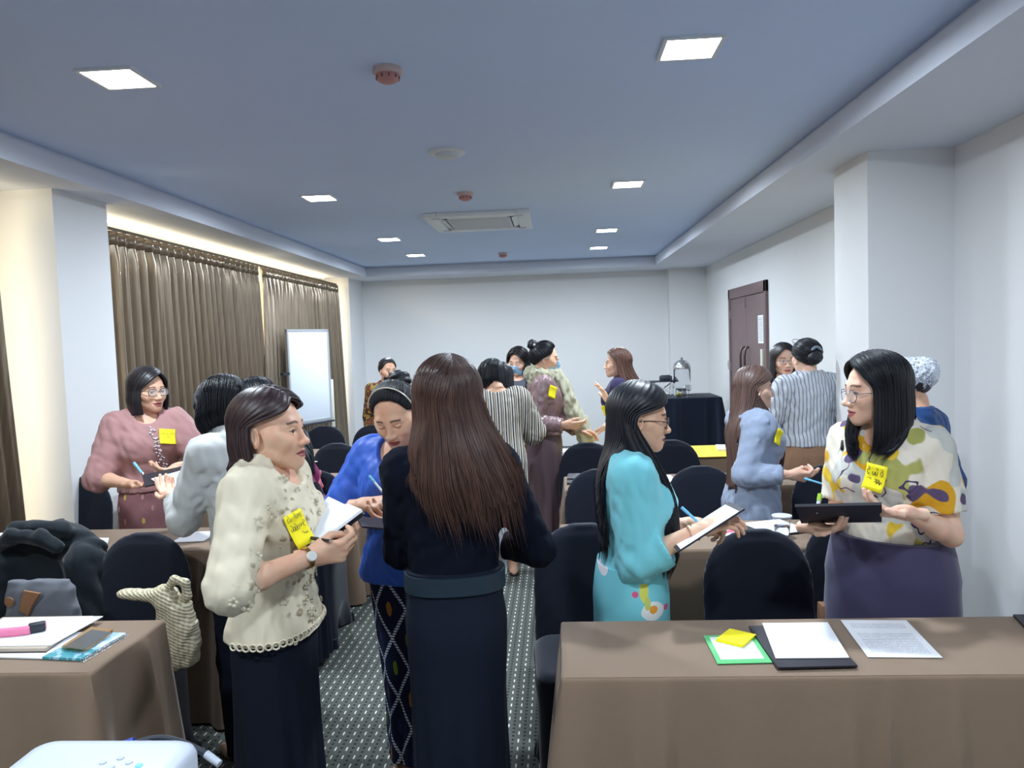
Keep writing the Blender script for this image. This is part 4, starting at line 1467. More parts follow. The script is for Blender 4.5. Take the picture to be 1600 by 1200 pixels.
def floral(name, base, patches, scale=9.0, dark=(70, 56, 92), seed=0.0):
    t = NT(name); v = t.coord('Object')
    c = lin(base)
    for i, (col, lo, sc) in enumerate(patches):
        mp = t.n('ShaderNodeMapping', i_Vector=v, i_Location=(3.1 * i + seed, 1.7 * i, .6 * i)).outputs[0]
        c = t.mix(t.ramp(t.noise(mp, sc, 1, .4), lo, lo + .012), c, lin(col))
    mp = t.n('ShaderNodeMapping', i_Vector=v, i_Location=(7.7 + seed, 2.2, 4.4)).outputs[0]
    n = t.noise(mp, scale * .9, 2, .5)
    vein = t.math('LESS_THAN', t.math('ABSOLUTE', t.math('SUBTRACT', n, .5)), .010)
    msk = t.math('GREATER_THAN', t.noise(v, 5.0, 1), .50)
    c = t.mix(t.math('MULTIPLY', vein, msk), c, lin(dark))
    t.col(c); t.set(Roughness=.8, Specular_IOR_Level=.25); t.bump(t.noise(v, 800, 2), .2)
    MATS[name] = t.m
    return t.m


def lace(name, base, thread):
    t = NT(name); v = t.coord('Object')
    vo = t.n('ShaderNodeTexVoronoi', i_Vector=v, i_Scale=42.0, feature='SMOOTH_F1').outputs[0]
    n = t.noise(v, 26, 3)
    f = t.math('MULTIPLY', t.ramp(vo, .30, .20), t.ramp(n, .42, .56))
    x, y, z = t.xyz(v)
    front = t.math('MULTIPLY', t.ramp(y, .055, .085), 1.0)
    f = t.math('MULTIPLY', f, front)
    t.col(t.mix(f, lin(base), lin(thread))); t.set(Roughness=.8, Specular_IOR_Level=.25)
    t.bump(t.math('ADD', t.math('MULTIPLY', f, .8), t.math('MULTIPLY', t.noise(v, 700, 2), .12)), .6, .006)
    MATS[name] = t.m
    return t.m


HAIR_BLACK = hair_mat('hair_black', (11, 13, 20), (34, 37, 48), .3, .42)
HAIR_SOFT = hair_mat('hair_soft_black', (20, 19, 24), (58, 52, 56), .3, .38)
HAIR_DBROWN = hair_mat('hair_dark_brown', (30, 22, 26), (84, 62, 64), .3, .40)
HAIR_BROWN = hair_mat('hair_brown_lengths', (40, 30, 30), (128, 90, 76), .6, .42)
HAIR_TAN = hair_mat('hair_tan', (70, 48, 42), (142, 104, 88), .3, .42)
M_NAVYBLACK = cloth('navy_black', (10, 18, 34), .9, sheen=0)  # black tinted navy to imitate haze over dark clothes
M_YNOTE = plain('note_yellow', (252, 236, 20), .7, 0, .04, 8)
M_INK = plain('ink_black', (22, 22, 30), .6)
M_INKGREY = plain('ink_grey', (96, 92, 70), .6)
M_MASKBLUE = plain('mask_blue', (136, 184, 218), .8, 0, .06, 20)
M_PENBLUE = plain('pen_light_blue', (120, 196, 232), .35)
M_PENWHITE = plain('pen_white', (226, 232, 240), .3)
M_PENDARK = plain('pen_dark', (26, 28, 44), .35)
M_BOARDDARK = plain('board_dark', (28, 26, 40), .55, 0, .15, 12, .15, 0, None, 400)
M_GOLD = plain('gold_metal', (214, 170, 110), .25, .95)
M_SILVER = plain('silver_metal', (205, 208, 212), .22, .95)
M_FRAMEDARK = plain('spectacle_dark', (44, 30, 34), .3)
M_FRAMEGREY = plain('spectacle_grey', (120, 116, 132), .25, .3)


def world_pt(B, p): return B.Rz @ np.asarray(p, float) + B.loc


def surface_hit(B, obj, px, py):
    """point and normal of a garment seen at that pixel"""
    from mathutils.bvhtree import BVHTree
    me = obj.data
    V = np.empty(len(me.vertices) * 3, np.float32); me.vertices.foreach_get('co', V); V = V.reshape(-1, 3)
    W = V @ B.Rz.T.astype(np.float32) + B.loc.astype(np.float32)
    bv = BVHTree.FromPolygons([tuple(v) for v in W.tolist()], [tuple(p.vertices) for p in me.polygons])
    o = Vector((0, 0, CAM_Z)); d = Vector(list(at(px, py, 1.0) - np.array([0, 0, CAM_Z]))).normalized()
    h = bv.ray_cast(o, d)
    if h[0] is None: return None
    n = h[1]
    if n.dot(d) > 0: n = -n
    # steadier normal from nearby hits
    acc = Vector(n)
    for dx, dy in ((-6, 0), (6, 0), (0, -6), (0, 6)):
        k = bv.ray_cast(o, Vector(list(at(px + dx, py + dy, 1.0) - np.array([0, 0, CAM_Z]))).normalized())
        if k[0] is not None: acc += k[1] if k[1].dot(d) < 0 else -k[1]
    acc.normalize()
    return np.array(h[0]), np.array(acc), bv


def scribble(rows, w, h, seed, glyphs=8, gh=.55, th=.0011):
    """handwriting of round joined letters as thin raised strokes in the plane x,z (front -y)"""
    r = random.Random(seed); m = MB()
    for i in range(rows):
        zc = h * (.5 - (i + .5 + (.25 if rows < 3 else 0)) / (rows + .4)); g = h / rows * gh; x = -w * .40; step = w * .8 / glyphs
        for k in range(glyphs):
            kind = r.choice('occnuo'); rad = g * .36; cx = x + step * (k + .5)
            if r.random() < .08: continue
            a0, a1 = {'o': (0, 360), 'c': (40, 320), 'n': (-20, 200), 'u': (160, 380)}[kind]
            P = [(cx + rad * math.cos(math.radians(a)) * min(1, step / g * 1.2), 0, zc + rad * math.sin(math.radians(a))) for a in np.linspace(a0, a1, 10)]
            m.tube(P, th, 4)
            if r.random() < .45: m.tube([(cx + rad * .5, 0, zc + rad), (cx + rad * .2, 0, zc + rad * 1.9), (cx - rad * .4, 0, zc + rad * 1.7)], th, 4)
    return m


def sticky_note(B, obj, px, py, w, h, roll, label, rows=2, seed=1, ink=None, bend=.006, glyphs=7, yawn=0.0):
    """yellow note stuck on the garment"""
    hit = surface_hit(B, obj, px, py)
    if hit is None: return None
    p, n, bv = hit
    t = thing('sticky_note', label, 'note', p + n * .006, 0, 'yellow name notes on the blouses')
    up = np.array([0, 0, 1.0]); up = up - n * (up @ n); up /= np.linalg.norm(up); rt = np.cross(up, n)
    c, s = math.cos(roll), math.sin(roll)
    rt, up = c * rt + s * up, -s * rt + c * up
    R = np.stack([rt, -n, up], 1)
    k = 7; V = []
    for j in range(k):
        for i in range(k):
            u, v = i / (k - 1) - .5, j / (k - 1) - .5
            V.append(R @ np.array([u * w, -bend * (v - .3) ** 2 * 4 * (1 if v < .3 else .2) + .002 * math.sin(u * 5), v * h]))
    F = [(j * k + i, j * k + i + 1, (j + 1) * k + i + 1, (j + 1) * k + i) for j in range(k - 1) for i in range(k - 1)]
    o = mesh_np('note_sheet', V, F, M_YNOTE, t)
    so = o.modifiers.new('thick', 'SOLIDIFY'); so.thickness = .0008
    if rows:
        m = scribble(rows, w, h, seed, glyphs, th=.0011 if glyphs == 6 and rows == 2 else .0006)
        m.V = [np.concatenate(m.V) @ R.T - n * -.0026 + n * bend * .35]
        o2 = m.build('handwriting', ink or M_INK, t); o2['kind'] = 'stuff'
    return t


def pen(label, a, b, mat, r=.0042, cap=None, tip=True):
    a, b = np.array(a, float), np.array(b, float); d = b - a; L = np.linalg.norm(d); d /= L
    t = thing('pen', label, 'pen', a)
    MB().tube([d * 0, d * L * .88], [r, r], 8).build('barrel', mat, t, smooth=True)
    MB().tube([d * L * .88, d * L * .96, d * L], [r, r * .5, .0006], 8).build('tip', M_SILVER, t, smooth=True)
    MB().tube([d * -.004, d * L * .30], [r * 1.18, r * 1.18], 8).build('cap', cap or mat, t, smooth=True)
    return t


def band(B, which, t, mat, name, r=.030, w=.006, label=None):
    """ring round a forearm at fraction t from elbow to wrist"""
    E, W = B.E[which], B.W[which]; d = W - E; d /= np.linalg.norm(d); c = E + (W - E) * t
    u = np.cross(d, [0, 0, 1.0]); u /= np.linalg.norm(u); v = np.cross(d, u)
    m = MB(); n = 22
    m.rings([[c + d * o + q * (math.cos(a) * u + math.sin(a) * v) for a in np.linspace(0, 2 * math.pi, n, endpoint=False)] for o, q in ((-w / 2, r), (-w / 2, r + .0018), (w / 2, r + .0018), (w / 2, r), (-w / 2, r))], cap=False)
    o = m.build(name, mat, B.root, smooth=True)
    if label: o['label'] = label
    return o, c, d, u, v


def H_of(px, py, Y, extra=.012): return float(at(px, py, Y)[2] - extra)


X_of = lambda px, py, Y: float(at(px, py, Y)[0])
def front_lock(B, mat, sd, pts, w0, w1, seed, n=220, name='hair_lock', width=.001):
    """a lock of hair that falls in front of the shoulder; pts in person space at scale 1"""
    r = np.random.RandomState(seed); P = np.array([B.up(p) if True else p for p in pts]); nt = 22
    t = np.linspace(0, 1, nt); k = np.linspace(0, 1, len(P))
    C = np.stack([np.interp(t, k, P[:, i]) for i in range(3)], 1)
    for _ in range(4): C[1:-1] = C[1:-1] * .5 + (C[:-2] + C[2:]) * .25
    W = np.interp(t, [0, .25, .8, 1], [w0, w1, w1 * .9, w1 * .25])
    m = MB(); T = np.gradient(C, axis=0); T /= np.linalg.norm(T, axis=1)[:, None]
    R = []
    for c, tt, w in zip(C, T, W):
        a = np.cross(tt, [1.0, 0, 0]); a /= np.linalg.norm(a); b = np.cross(tt, a)
        R.append([c + w * (math.cos(q) * a + .45 * math.sin(q) * b) * (1 + .06 * math.sin(9 * q)) for q in np.linspace(0, 2 * math.pi, 26, endpoint=False)])
    m.rings(R)
    o = m.build(name, mat, B.root, smooth=True)
    for nm, val in (('strand', np.tile(np.linspace(0, 1, 26), nt)), ('along', np.repeat(t, 26))):
        at_ = o.data.attributes.new(nm, 'FLOAT', 'POINT'); at_.data.foreach_set('value', val.astype(np.float32))
    paths = []
    for _ in range(n):
        q = r.uniform(0, 6.28); e = r.uniform(.85, 1.12)
        p = np.array([ring[0] * 0 + c + w * e * (math.cos(q) * np.cross(tt, [1.0, 0, 0]) / np.linalg.norm(np.cross(tt, [1.0, 0, 0])) + .45 * math.sin(q) * np.cross(tt, np.cross(tt, [1.0, 0, 0]) / np.linalg.norm(np.cross(tt, [1.0, 0, 0])))) for c, tt, w, ring in zip(C, T, W, R)])
        p[:, 2] -= r.uniform(-.03, .03) * t
        paths.append(p)
    add_strands(o, paths, mat, width, r)
    return o


PEOPLE = {}

# 1 the woman in the beige lace blouse, front left
Y = 2.05
A = dict(R=(at(487, 869, 1.90), (1, -.25, -.55), (1, .25, .12), (-.15, .95, .35), 'pen'), L=(at(505, 868, 2.22), (-.5, -.6, -1), (.9, -.2, .35), (-.3, -.3, .9), 'board'))
B = make_person('woman in beige lace blouse and black skirt holding an open notebook', X_of(420, 700, Y), Y, -92, H=1.500, stout=.88, bust=.85, neck_drop=.05, head=(-.02, -.03, 0), arms=A, skin='mid', eyes='half', near=3, wide=1.06)
BG = top(B, lace('beige_lace', (214, 204, 180), (160, 144, 116)), hem=.868, grow=.018, sleeve=1.12, puff=.020, taper=1.2, neck=[(0, .07, 1.35, .070), (0, 0, 1.40, .072)], wr=.005, seed=4, flare=.16, hem_tilt=.0)
skirt(B, M_NAVYBLACK, waist=.92, hem=.03, seed=2, hem_w=1.12, fit=.98)
# scalloped lace trim along the hem and up the front edge
m = MB()
for i in range(54):
    a = math.radians(-100 + 200 * i / 53)
    q = BG.data
tr = MB(); mev = np.empty(len(BG.data.vertices) * 3, np.float32); BG.data.vertices.foreach_get('co', mev); mev = mev.reshape(-1, 3)
lowv = mev[np.abs(mev[:, 2] - (mev[:, 2].min() + .012)) < .008]; ang = np.arctan2(lowv[:, 0], lowv[:, 1])
for a in np.linspace(-1.9, 1.9, 34):
    k = np.argsort(np.abs(ang - a))[:4]; rr = np.hypot(lowv[k, 0], lowv[k, 1]).max(); c = np.array([rr * math.sin(a), rr * math.cos(a), mev[:, 2].min() + .004])
    tr.tube([c + .0095 * np.array([math.cos(b) * math.cos(a), -math.cos(b) * math.sin(a), math.sin(b)]) + .004 * np.array([math.sin(a), math.cos(a), 0]) for b in np.linspace(0, 6.28, 9)], .0028, 4)
tr.build('lace_trim', plain('lace_thread', (222, 212, 188), .8), B.root)['kind'] = 'stuff'
# fabric flowers down the front
fl = MB(); rr_ = random.Random(6); frontv = mev[(mev[:, 1] > .06) & (mev[:, 2] < 1.30) & (mev[:, 0] > -.12)]
for _ in range(46):
    c = frontv[rr_.randrange(len(frontv))]; nn = np.array([c[0] * .8, c[1], .0]); nn /= np.linalg.norm(nn); u = np.cross([0, 0, 1.0], nn); s_ = rr_.uniform(.006, .011)
    for k in range(5):
        a = k * 1.2566; q = c + s_ * (math.cos(a) * u + math.sin(a) * np.array([0, 0, 1.0])) + nn * .003
        fl.lathe([(.0005, -.002), (s_ * .62, 0), (.0005, .0025)], (0, 0, 0), 6); fl.V[-1] = fl.V[-1] @ np.stack([u, [0, 0, 1.0], nn], 1).T + q
fl.build('blouse_flowers', plain('lace_flower', (206, 196, 172), .8), B.root, smooth=True)['kind'] = 'stuff'
hair_parted(B, HAIR_DBROWN, [(0, 1.0, 1, 0), (.05, 1.05, 1.02, .002), (.085, .96, .98, .004), (.115, .80, .88, .006)], part=.25, face_az=98, temple=.55, ear_el=-2, seed=2, strands=900, grow=.010, front_el=40, front_lift=.006, back_el=-22, width=.0010)
BEIGE = B
sticky_note(B, BG, 464, 826, .058, .092, .25, 'yellow note pinned on the beige lace blouse', 3, 3, M_INKGREY)
o, c, d, u, v = band(B, 'R', .93, M_GOLD, 'wrist_watch', .0265, .012, 'rose gold wrist watch')
wc = MB(); wc.lathe([(.0005, .006), (.012, .006), (.0135, .004), (.0135, -.002), (.0005, -.002)], n=20)
side = np.array([-1.0, 0, 0]) if abs(d[0]) < .9 else np.array([0, -1.0, 0])
cam_l = B.tolocal((0, 0, CAM_Z)) - c; nn = cam_l - d * (cam_l @ d); nn /= np.linalg.norm(nn); uu = np.cross(d, nn)
wc.V = [np.concatenate(wc.V) @ np.stack([d, uu, nn], 1).T + c + nn * .0275]
wc.build('watch_face', plain('watch_dial', (226, 226, 222), .2), o, smooth=True)
# her open notebook
nb = thing('notebook', 'open white notebook with black cover held by the woman in beige', 'notebook', at(520, 820, 2.08))
L_, T_, R_, M_, B_ = at(474, 816, 2.12), at(514, 777, 2.18), at(567, 799, 2.02), at(545, 792, 2.08), at(487, 858, 1.94)
G_ = at(496, 850, 1.93)
dn = np.array([.0, .0, -.010])
quad4('cover', [B_ + dn + (.004, 0, -.004), R_ + dn + (.006, 0, 0), T_ + dn, L_ + dn], .004, M_BOARDDARK, nb)
quad4('left_pages', [B_, M_, T_, L_], .003, printed('hand_notes', 13, .12, (176, 184, 204), (232, 236, 246), density=.5), nb)
quad4('right_pages', [G_ + (.008, -.004, .0), R_, M_ + (0, 0, .004), B_ + (0, 0, .004)], .007, M_PAPER, nb)
pen('black pen in the hand of the woman in beige', at(488, 841, 1.93), at(520, 846, 1.88), M_PENDARK)

# 2 the woman in the blue blouse and patterned skirt
Y = 2.74
A = dict(R=(at(562, 789, 2.52), (.9, -.5, -.7), (1, -.25, .10), (.1, .5, -.85), 'pen'), L=(at(640, 812, 2.50), (-1, -.5, -.6), (-.9, .0, .1), (0, -.2, .95), 'board'))
B = make_person('woman in bright blue blouse and navy diamond patterned skirt looking down', X_of(640, 700, Y), Y, 172, H=1.50, stout=1.06, lean=.10, head=(-.06, .38, .08), arms=A, skin='mid', eyes='down', near=3, wide=1.07)
BL = top(B, plain('blue_silk', (42, 92, 196), .5, 0, .08, 10, .12, .1, .4, 500), hem=.80, grow=.020, sleeve=.92, puff=.018, neck=[(0, .075, 1.345, .092), (0, -.02, 1.40, .080)], wr=.005, seed=8, flare=.16)
skirt(B, diamond_cloth('navy_ikat', (18, 24, 52), (196, 206, 220), [(96, 120, 30), (150, 100, 40), (34, 36, 86), (110, 128, 40), (160, 104, 44)], .14, .235, .05, .20, 95), waist=.93, hem=.085, seed=5, hem_w=.86, fit=1.0, fold=.006)
hair_tied(B, HAIR_BLACK, bun=(math.pi, .55), seed=5, strands=500, bun_r=(.045, .034, .042), hairline=[(0, 50), (25, 47), (46, 33), (60, 8), (78, -4), (95, -14), (120, -34), (150, -46), (180, -50)], grow=.004)
hb = MB(); hb.tube([head_pt(B, EL_C + _dir(a, math.radians(74)) * (EL_R + .014)) if False else head_pt(B, EL_C + np.array([math.sin(a) * .9, .28, math.cos(a)]) / np.linalg.norm([math.sin(a) * .9, .28, math.cos(a)]) * (EL_R + .017)) for a in np.linspace(-1.35, 1.35, 24)], .0026, 6)
hb.build('hair_band', plain('pearl_band', (214, 206, 190), .3), B.root, smooth=True)
BLUE = B
band(B, 'R', .84, M_GOLD, 'bracelet', .0275, .005, 'thin gold bracelet')
pen('white pen held upright by the woman in blue', at(578, 745, 2.47), at(604, 776, 2.40), M_PENWHITE, .0042, M_PENBLUE)
slab('clipboard', at(556, 806, 2.44), at(622, 812, 2.40), at(566, 822, 2.30), .006, M_BOARDDARK, label='dark clipboard the woman in blue writes on', cat='clipboard')

# 3 the woman in black seen from behind, long brown hair
Y = 2.10
A = dict(R=(at(770, 850, 2.34), (.75, -.45, -.8), (-.3, 1, .1), (-.5, 0, .9), 'board'), L=(at(650, 800, 2.40), (-.2, -.4, -1), (.5, .9, .1), (.2, 0, -1), 'pen'))
B = make_person('woman in black with long brown hair standing with her back turned', X_of(703, 700, Y), Y, 8, H=H_of(700, 560, Y), stout=.86, head=(.10, .05, 0), arms=A, skin='mid', near=3, wide=1.0)
BK = top(B, plain('black_knit', (9, 15, 30), .9, 0, .12, 9, .2, 0, .15, 500), hem=.945, grow=.012, sleeve=1.9, puff=.012, neck=None, wr=.004, seed=11, taper=1.0)  # blue in the knit's black is painted haze
skirt(B, plain('midnight_skirt', (9, 20, 38), .8, 0, .15, 6, .2, 0, .3, 600), waist=1.0, hem=.04, seed=9, hem_w=1.0, fit=.98, fold=.008)
skirt(B, plain('teal_waistband', (20, 44, 60), .6, 0, .4, 40), name='waistband', waist=.995, hem=.945, fit=.98, fold=.0, extra=.007)
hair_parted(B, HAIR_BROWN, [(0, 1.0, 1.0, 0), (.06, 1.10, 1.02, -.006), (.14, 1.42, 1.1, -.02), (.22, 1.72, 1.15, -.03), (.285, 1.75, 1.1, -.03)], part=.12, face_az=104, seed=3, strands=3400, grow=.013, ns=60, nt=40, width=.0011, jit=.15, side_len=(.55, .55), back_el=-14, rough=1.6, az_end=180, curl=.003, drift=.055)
BLACK = B
slab('paper_sheet', at(777, 815, 2.20), at(792, 812, 2.30), at(777, 903, 2.20), .0015, M_PAPER, label='white paper edge held by the woman in black', cat='paper')

# 4 the woman in turquoise
Y = 2.47
A = dict(R=(at(1096, 826, 2.30), (-.1, -.8, -1), (1, .15, .22), (.1, .35, -.9), 'relaxed'), L=(at(1078, 817, 2.52), (.5, -.6, -1), (1, -.15, .05), (.1, -.2, -.9), 'pen'))
B = make_person('woman in turquoise blouse and skirt writing on a clipboard', X_of(984, 700, Y), Y, -92, H=1.462, stout=.94, lean=.03, head=(.02, .10, 0), arms=A, skin='mid', eyes='down', near=3)
M_TURQ = plain('turquoise_cotton', (120, 202, 214), .75, 0, .05, 10, .15, .2, .3, 600)
TQ = top(B, M_TURQ, hem=.925, grow=.014, sleeve=1.45, puff=.024, taper=1.35, neck=[(0, .082, 1.34, .066), (0, 0, 1.40, .066)], wr=.005, seed=14, flare=.10)


def turq_print():
    t = NT('turquoise_print'); x, y, z = t.xyz(t.coord('Object')); v = t.coord('Object')
    c = lin((120, 202, 214))

    def spot(c, cx, cz, rx, rz_, col, yside=None, soft=.15):
        d = t.math('ADD', t.math('POWER', t.math('DIVIDE', t.math('SUBTRACT', y, cx), rx), 2.0), t.math('POWER', t.math('DIVIDE', t.math('SUBTRACT', z, cz), rz_), 2.0))
        d = t.math('ADD', d, t.math('MULTIPLY', t.math('SUBTRACT', t.noise(v, 60, 2), .5), .5))
        f = t.math('MULTIPLY', t.ramp(d, 1.05, .95), t.math('GREATER_THAN', x, 0.0))
        return t.mix(f, c, lin(col))
    for a in (((.050, 0.765, .036, .030), (232, 236, 232)), ((.052, 0.770, .013, .013), (236, 160, 60)), ((.024, 0.830, .014, .036), (214, 214, 96)), ((.034, 0.790, .010, .020), (198, 206, 110)),
              ((-.004, 0.820, .010, .010), (216, 90, 130)), ((.094, 0.765, .008, .010), (210, 96, 140)), ((.075, 0.910, .020, .018), (228, 236, 236)), ((-.10, 0.895, .016, .030), (230, 226, 232)), ((.05, 0.615, .03, .03), (232, 236, 232)), ((-.06, 0.665, .02, .03), (214, 214, 96))):
        c = spot(c, *a[0], a[1])
    t.col(c); t.set(Roughness=.75, Specular_IOR_Level=.3); t.bump(t.noise(v, 600, 2), .15)
    return t.m


skirt(B, turq_print(), waist=.96, hem=.05, seed=15, fit=1.04, flat=.80, hem_w=.98, fold=.007)
hair_parted(B, HAIR_BLACK, [(0, 1.0, 1.0, 0), (.08, 1.04, 1.02, -.004), (.2, 1.1, 1.05, -.01), (.42, 1.15, 1.05, -.01)], part=-.1, face_az=98, temple=.5, seed=7, strands=1600, grow=.008, nt=40, ns=54, front_el=44, width=.0010, side_len=(1.0, 1.0), jit=.08)


front_lock(B, HAIR_BLACK, 1, [(.070, -.035, 1.49), (.088, -.015, 1.40), (.112, .055, 1.29), (.112, .110, 1.17), (.105, .115, 1.02), (.10, .105, .95)], .022, .034, 3)
eyeglasses(B, M_FRAMEDARK, rx=.025, rz=.019, r=.0017, up=-.004)
band(B, 'R', .90, M_GOLD, 'bracelet', .0265, .004, 'thin gold chain bracelet')
TURQ = B
cb = thing('clipboard', 'black clipboard with white paper held by the woman in turquoise', 'clipboard', at(1110, 830, 2.36))
a_, b_, c_ = at(1060, 864, 2.19), at(1164, 797, 2.26), at(1046, 846, 2.42)
slab('backing', a_, b_, c_, .005, M_BOARDDARK, cb)
a2, b2, c2 = [np.array(q) + (0, 0, .007) for q in (at(1064, 862, 2.195), at(1155, 803, 2.258), at(1050, 846, 2.40))]
slab('paper', a2, b2, c2, .0015, M_PAPER, cb)
pen('light blue pen in the hand of the woman in turquoise', at(1066, 794, 2.44), at(1098, 822, 2.42), M_PENBLUE, .0048)

# 5 the woman in the yellow floral blouse
Y = 2.53
A = dict(L=(at(1424, 803, 2.26), (-.25, -.6, -1), (-1, -.1, .12), (0, .35, .9), 'board'), R=(at(1268, 824, 2.42), (.15, -.9, -.9), (.55, -.8, .15), (-.1, .2, .95), 'board'))
B = make_person('woman in yellow floral blouse and purple skirt holding a dark folder', X_of(1388, 700, Y), Y, 133, H=1.53, stout=.95, lean=.04, head=(-.70, .04, .04), arms=A, skin='fair', eyes='half', near=3, mouth=.003, neck_fwd=.02)
YF_ = top(B, floral('yellow_floral', (226, 218, 202), [((214, 160, 40), .56, 6.5), ((168, 168, 96), .56, 7.5), ((226, 190, 60), .58, 8.0), ((196, 196, 190), .57, 9.5), ((92, 78, 110), .68, 9.0)]), hem=.93, grow=.014, sleeve=.74, puff=.014, neck=[(0, .075, 1.345, .060), (0, 0, 1.41, .068)], wr=.005, seed=21, flare=.04)
skirt(B, plain('purple_skirt', (64, 60, 92), .7, 0, .1, 7, .15, .2, .3, 500), waist=.975, hem=.06, seed=22, hem_w=1.25, fit=1.30, fold=.010)
hair_parted(B, HAIR_BLACK, [(0, 1.0, 1.0, 0), (.06, 1.06, 1.03, .0), (.14, 1.12, 1.04, .004), (.18, 1.06, .98, .01), (.205, .82, .80, .02)], part=.10, face_az=66, seed=12, strands=1500, grow=.011, front_el=46, front_lift=.006, width=.001, rough=1.2)
front_lock(B, HAIR_BLACK, 1, [(.062, .035, 1.46), (.078, .045, 1.38), (.075, .095, 1.30), (.045, .115, 1.26)], .022, .034, 31, 260)
eyeglasses(B, M_FRAMEGREY, rx=.026, rz=.021, r=.0015, square=.2, up=-.006)
FLOR = B
sticky_note(B, YF_, 1370, 746, .072, .082, -.10, 'yellow note pinned on the yellow floral blouse', 2, 7, M_INK, glyphs=6)
slab('folder', at(1242, 792, 2.22), at(1378, 789, 2.16), at(1252, 818, 2.40), .008, M_BOARDDARK, label='dark folder held flat by the woman in yellow floral', cat='folder')
pen('white and green highlighter standing over the dark folder', at(1281, 774, 2.30), at(1276, 803, 2.27), M_PENWHITE, .006, plain('pen_green', (170, 220, 60), .4))

# 6 the woman in the pink blouse
Y = 3.86
A = dict(R=(at(205, 757, 3.62), (.9, -.6, -.6), (1, -.2, .0), (.0, .2, .9), 'board'), L=(at(284, 728, 3.66), (-.9, -.5, -.7), (-.5, -.6, -.1), (-.2, .1, .9), 'board'))
B = make_person('smiling woman in dusty pink blouse and skirt beside the curtain', X_of(228, 640, Y), Y, 212, H=H_of(222, 575, Y), stout=.98, head=(.55, .05, 0), arms=A, skin='mid', eyes='half', near=2, wide=1.06, mouth=.003)
M_PINK = plain('dusty_pink', (176, 132, 130), .75, 0, .08, 10, .15, .2, .3, 500)
PK = top(B, M_PINK, hem=.93, grow=.016, sleeve=1.08, puff=.030, neck=[(0, .06, 1.35, .060), (0, 0, 1.40, .068)], wr=.006, seed=31)
skirt(B, diamond_cloth('pink_ikat', (142, 100, 104), (150, 108, 110), [(206, 180, 90), (216, 196, 190), (142, 100, 104), (190, 150, 140)], .10, .13, .02, .20, 40), waist=.99, hem=.05, seed=33, fit=1.0)
hair_parted(B, HAIR_SOFT, [(0, 1.0, 1.0, 0), (.05, 1.08, 1.04, 0), (.10, .98, .96, .004), (.13, .86, .9, .006)], part=-.30, face_az=58, seed=13, strands=500, grow=.012, front_el=42, width=.0012)
eyeglasses(B, M_FRAMEDARK, rx=.025, rz=.019, r=.0018, square=.3)
sticky_note(B, PK, 261, 683, .078, .085, -.15, 'yellow note with handwriting pinned on the dusty pink blouse', 4, 4, M_INKGREY, glyphs=6)
m = MB(); r_ = random.Random(3)
for k in range(22):
    h_ = surface_hit(B, PK, 236 + k * 1.0 + r_.uniform(-2.0, 2.0), 668 + k * 2.9)
    if h_:
        q = B.tolocal(h_[0] + h_[1] * .003)
        for j in range(3): m.lathe([(.0008, -.003), (.006, 0), (.0008, .003)], q + np.array([r_.uniform(-.012, .012), .004, r_.uniform(-.01, .01)]), 6)
if m.V: m.build('embroidery', plain('embroidery_white', (226, 222, 226), .7), B.root)['kind'] = 'stuff'
slab('clipboard', at(222, 742, 3.40), at(286, 728, 3.46), at(226, 760, 3.24), .006, M_BOARDDARK, label='dark clipboard held by the woman in pink', cat='clipboard')
slab('paper_sheet', at(236, 748, 3.30), at(294, 732, 3.38), at(262, 766, 3.18), .002, M_PAPER, label='white sheet on the clipboard of the woman in pink', cat='paper')
pen('light blue pen in the hand of the woman in pink', at(210, 724, 3.55), at(224, 742, 3.46), M_PENBLUE, .006)

# 7 the woman in the grey shirt, seen from behind
Y = 2.86
A = dict(L=(at(276, 775, 2.98), (-.5, -.9, -.8), (-.7, .6, .1), (0, 0, 1), 'board'), R=(at(300, 770, 3.10), (.8, -.6, -.8), (-.9, .2, .1), (0, 0, 1), 'board'))
B = make_person('woman in light grey shirt with short black hair and blue mask, seen from behind', X_of(382, 700, Y), Y, 52, H=1.52, stout=.86, lean=.17, head=(.25, .28, 0), arms=A, skin='fair', near=2)
top(B, plain('light_grey_shirt', (192, 194, 192), .75, 0, .05, 9, .15, .2, .3, 500), hem=.90, grow=.020, sleeve=1.75, puff=.024, neck=(0, .06, 1.37, .062), wr=.006, seed=41)
cl = MB(); cl.rings([[B.up((.062 * math.sin(a), -.022 + .058 * math.cos(a), z)) for a in np.linspace(0.5, 5.78, 24)] for z in (1.335, 1.37, 1.375, 1.345)], cap=False, closed=False)
o = cl.build('collar', MATS['light_grey_shirt'], B.root, smooth=True); so = o.modifiers.new('thick', 'SOLIDIFY'); so.thickness = .006
trousers(B, M_NAVYBLACK, waist=.93, grow=.009, seed=42)
hair_parted(B, HAIR_BLACK, [(0, 1.0, 1.0, 0), (.04, 1.08, 1.04, 0), (.07, 1.0, 1.0, .0), (.10, .80, .84, 0)], part=.2, face_az=66, seed=17, strands=700, grow=.018, front_el=40, back_el=-26, ear_el=-4, width=.0011, rough=1.6)
face_mask(B, M_MASKBLUE, drop=-.012)

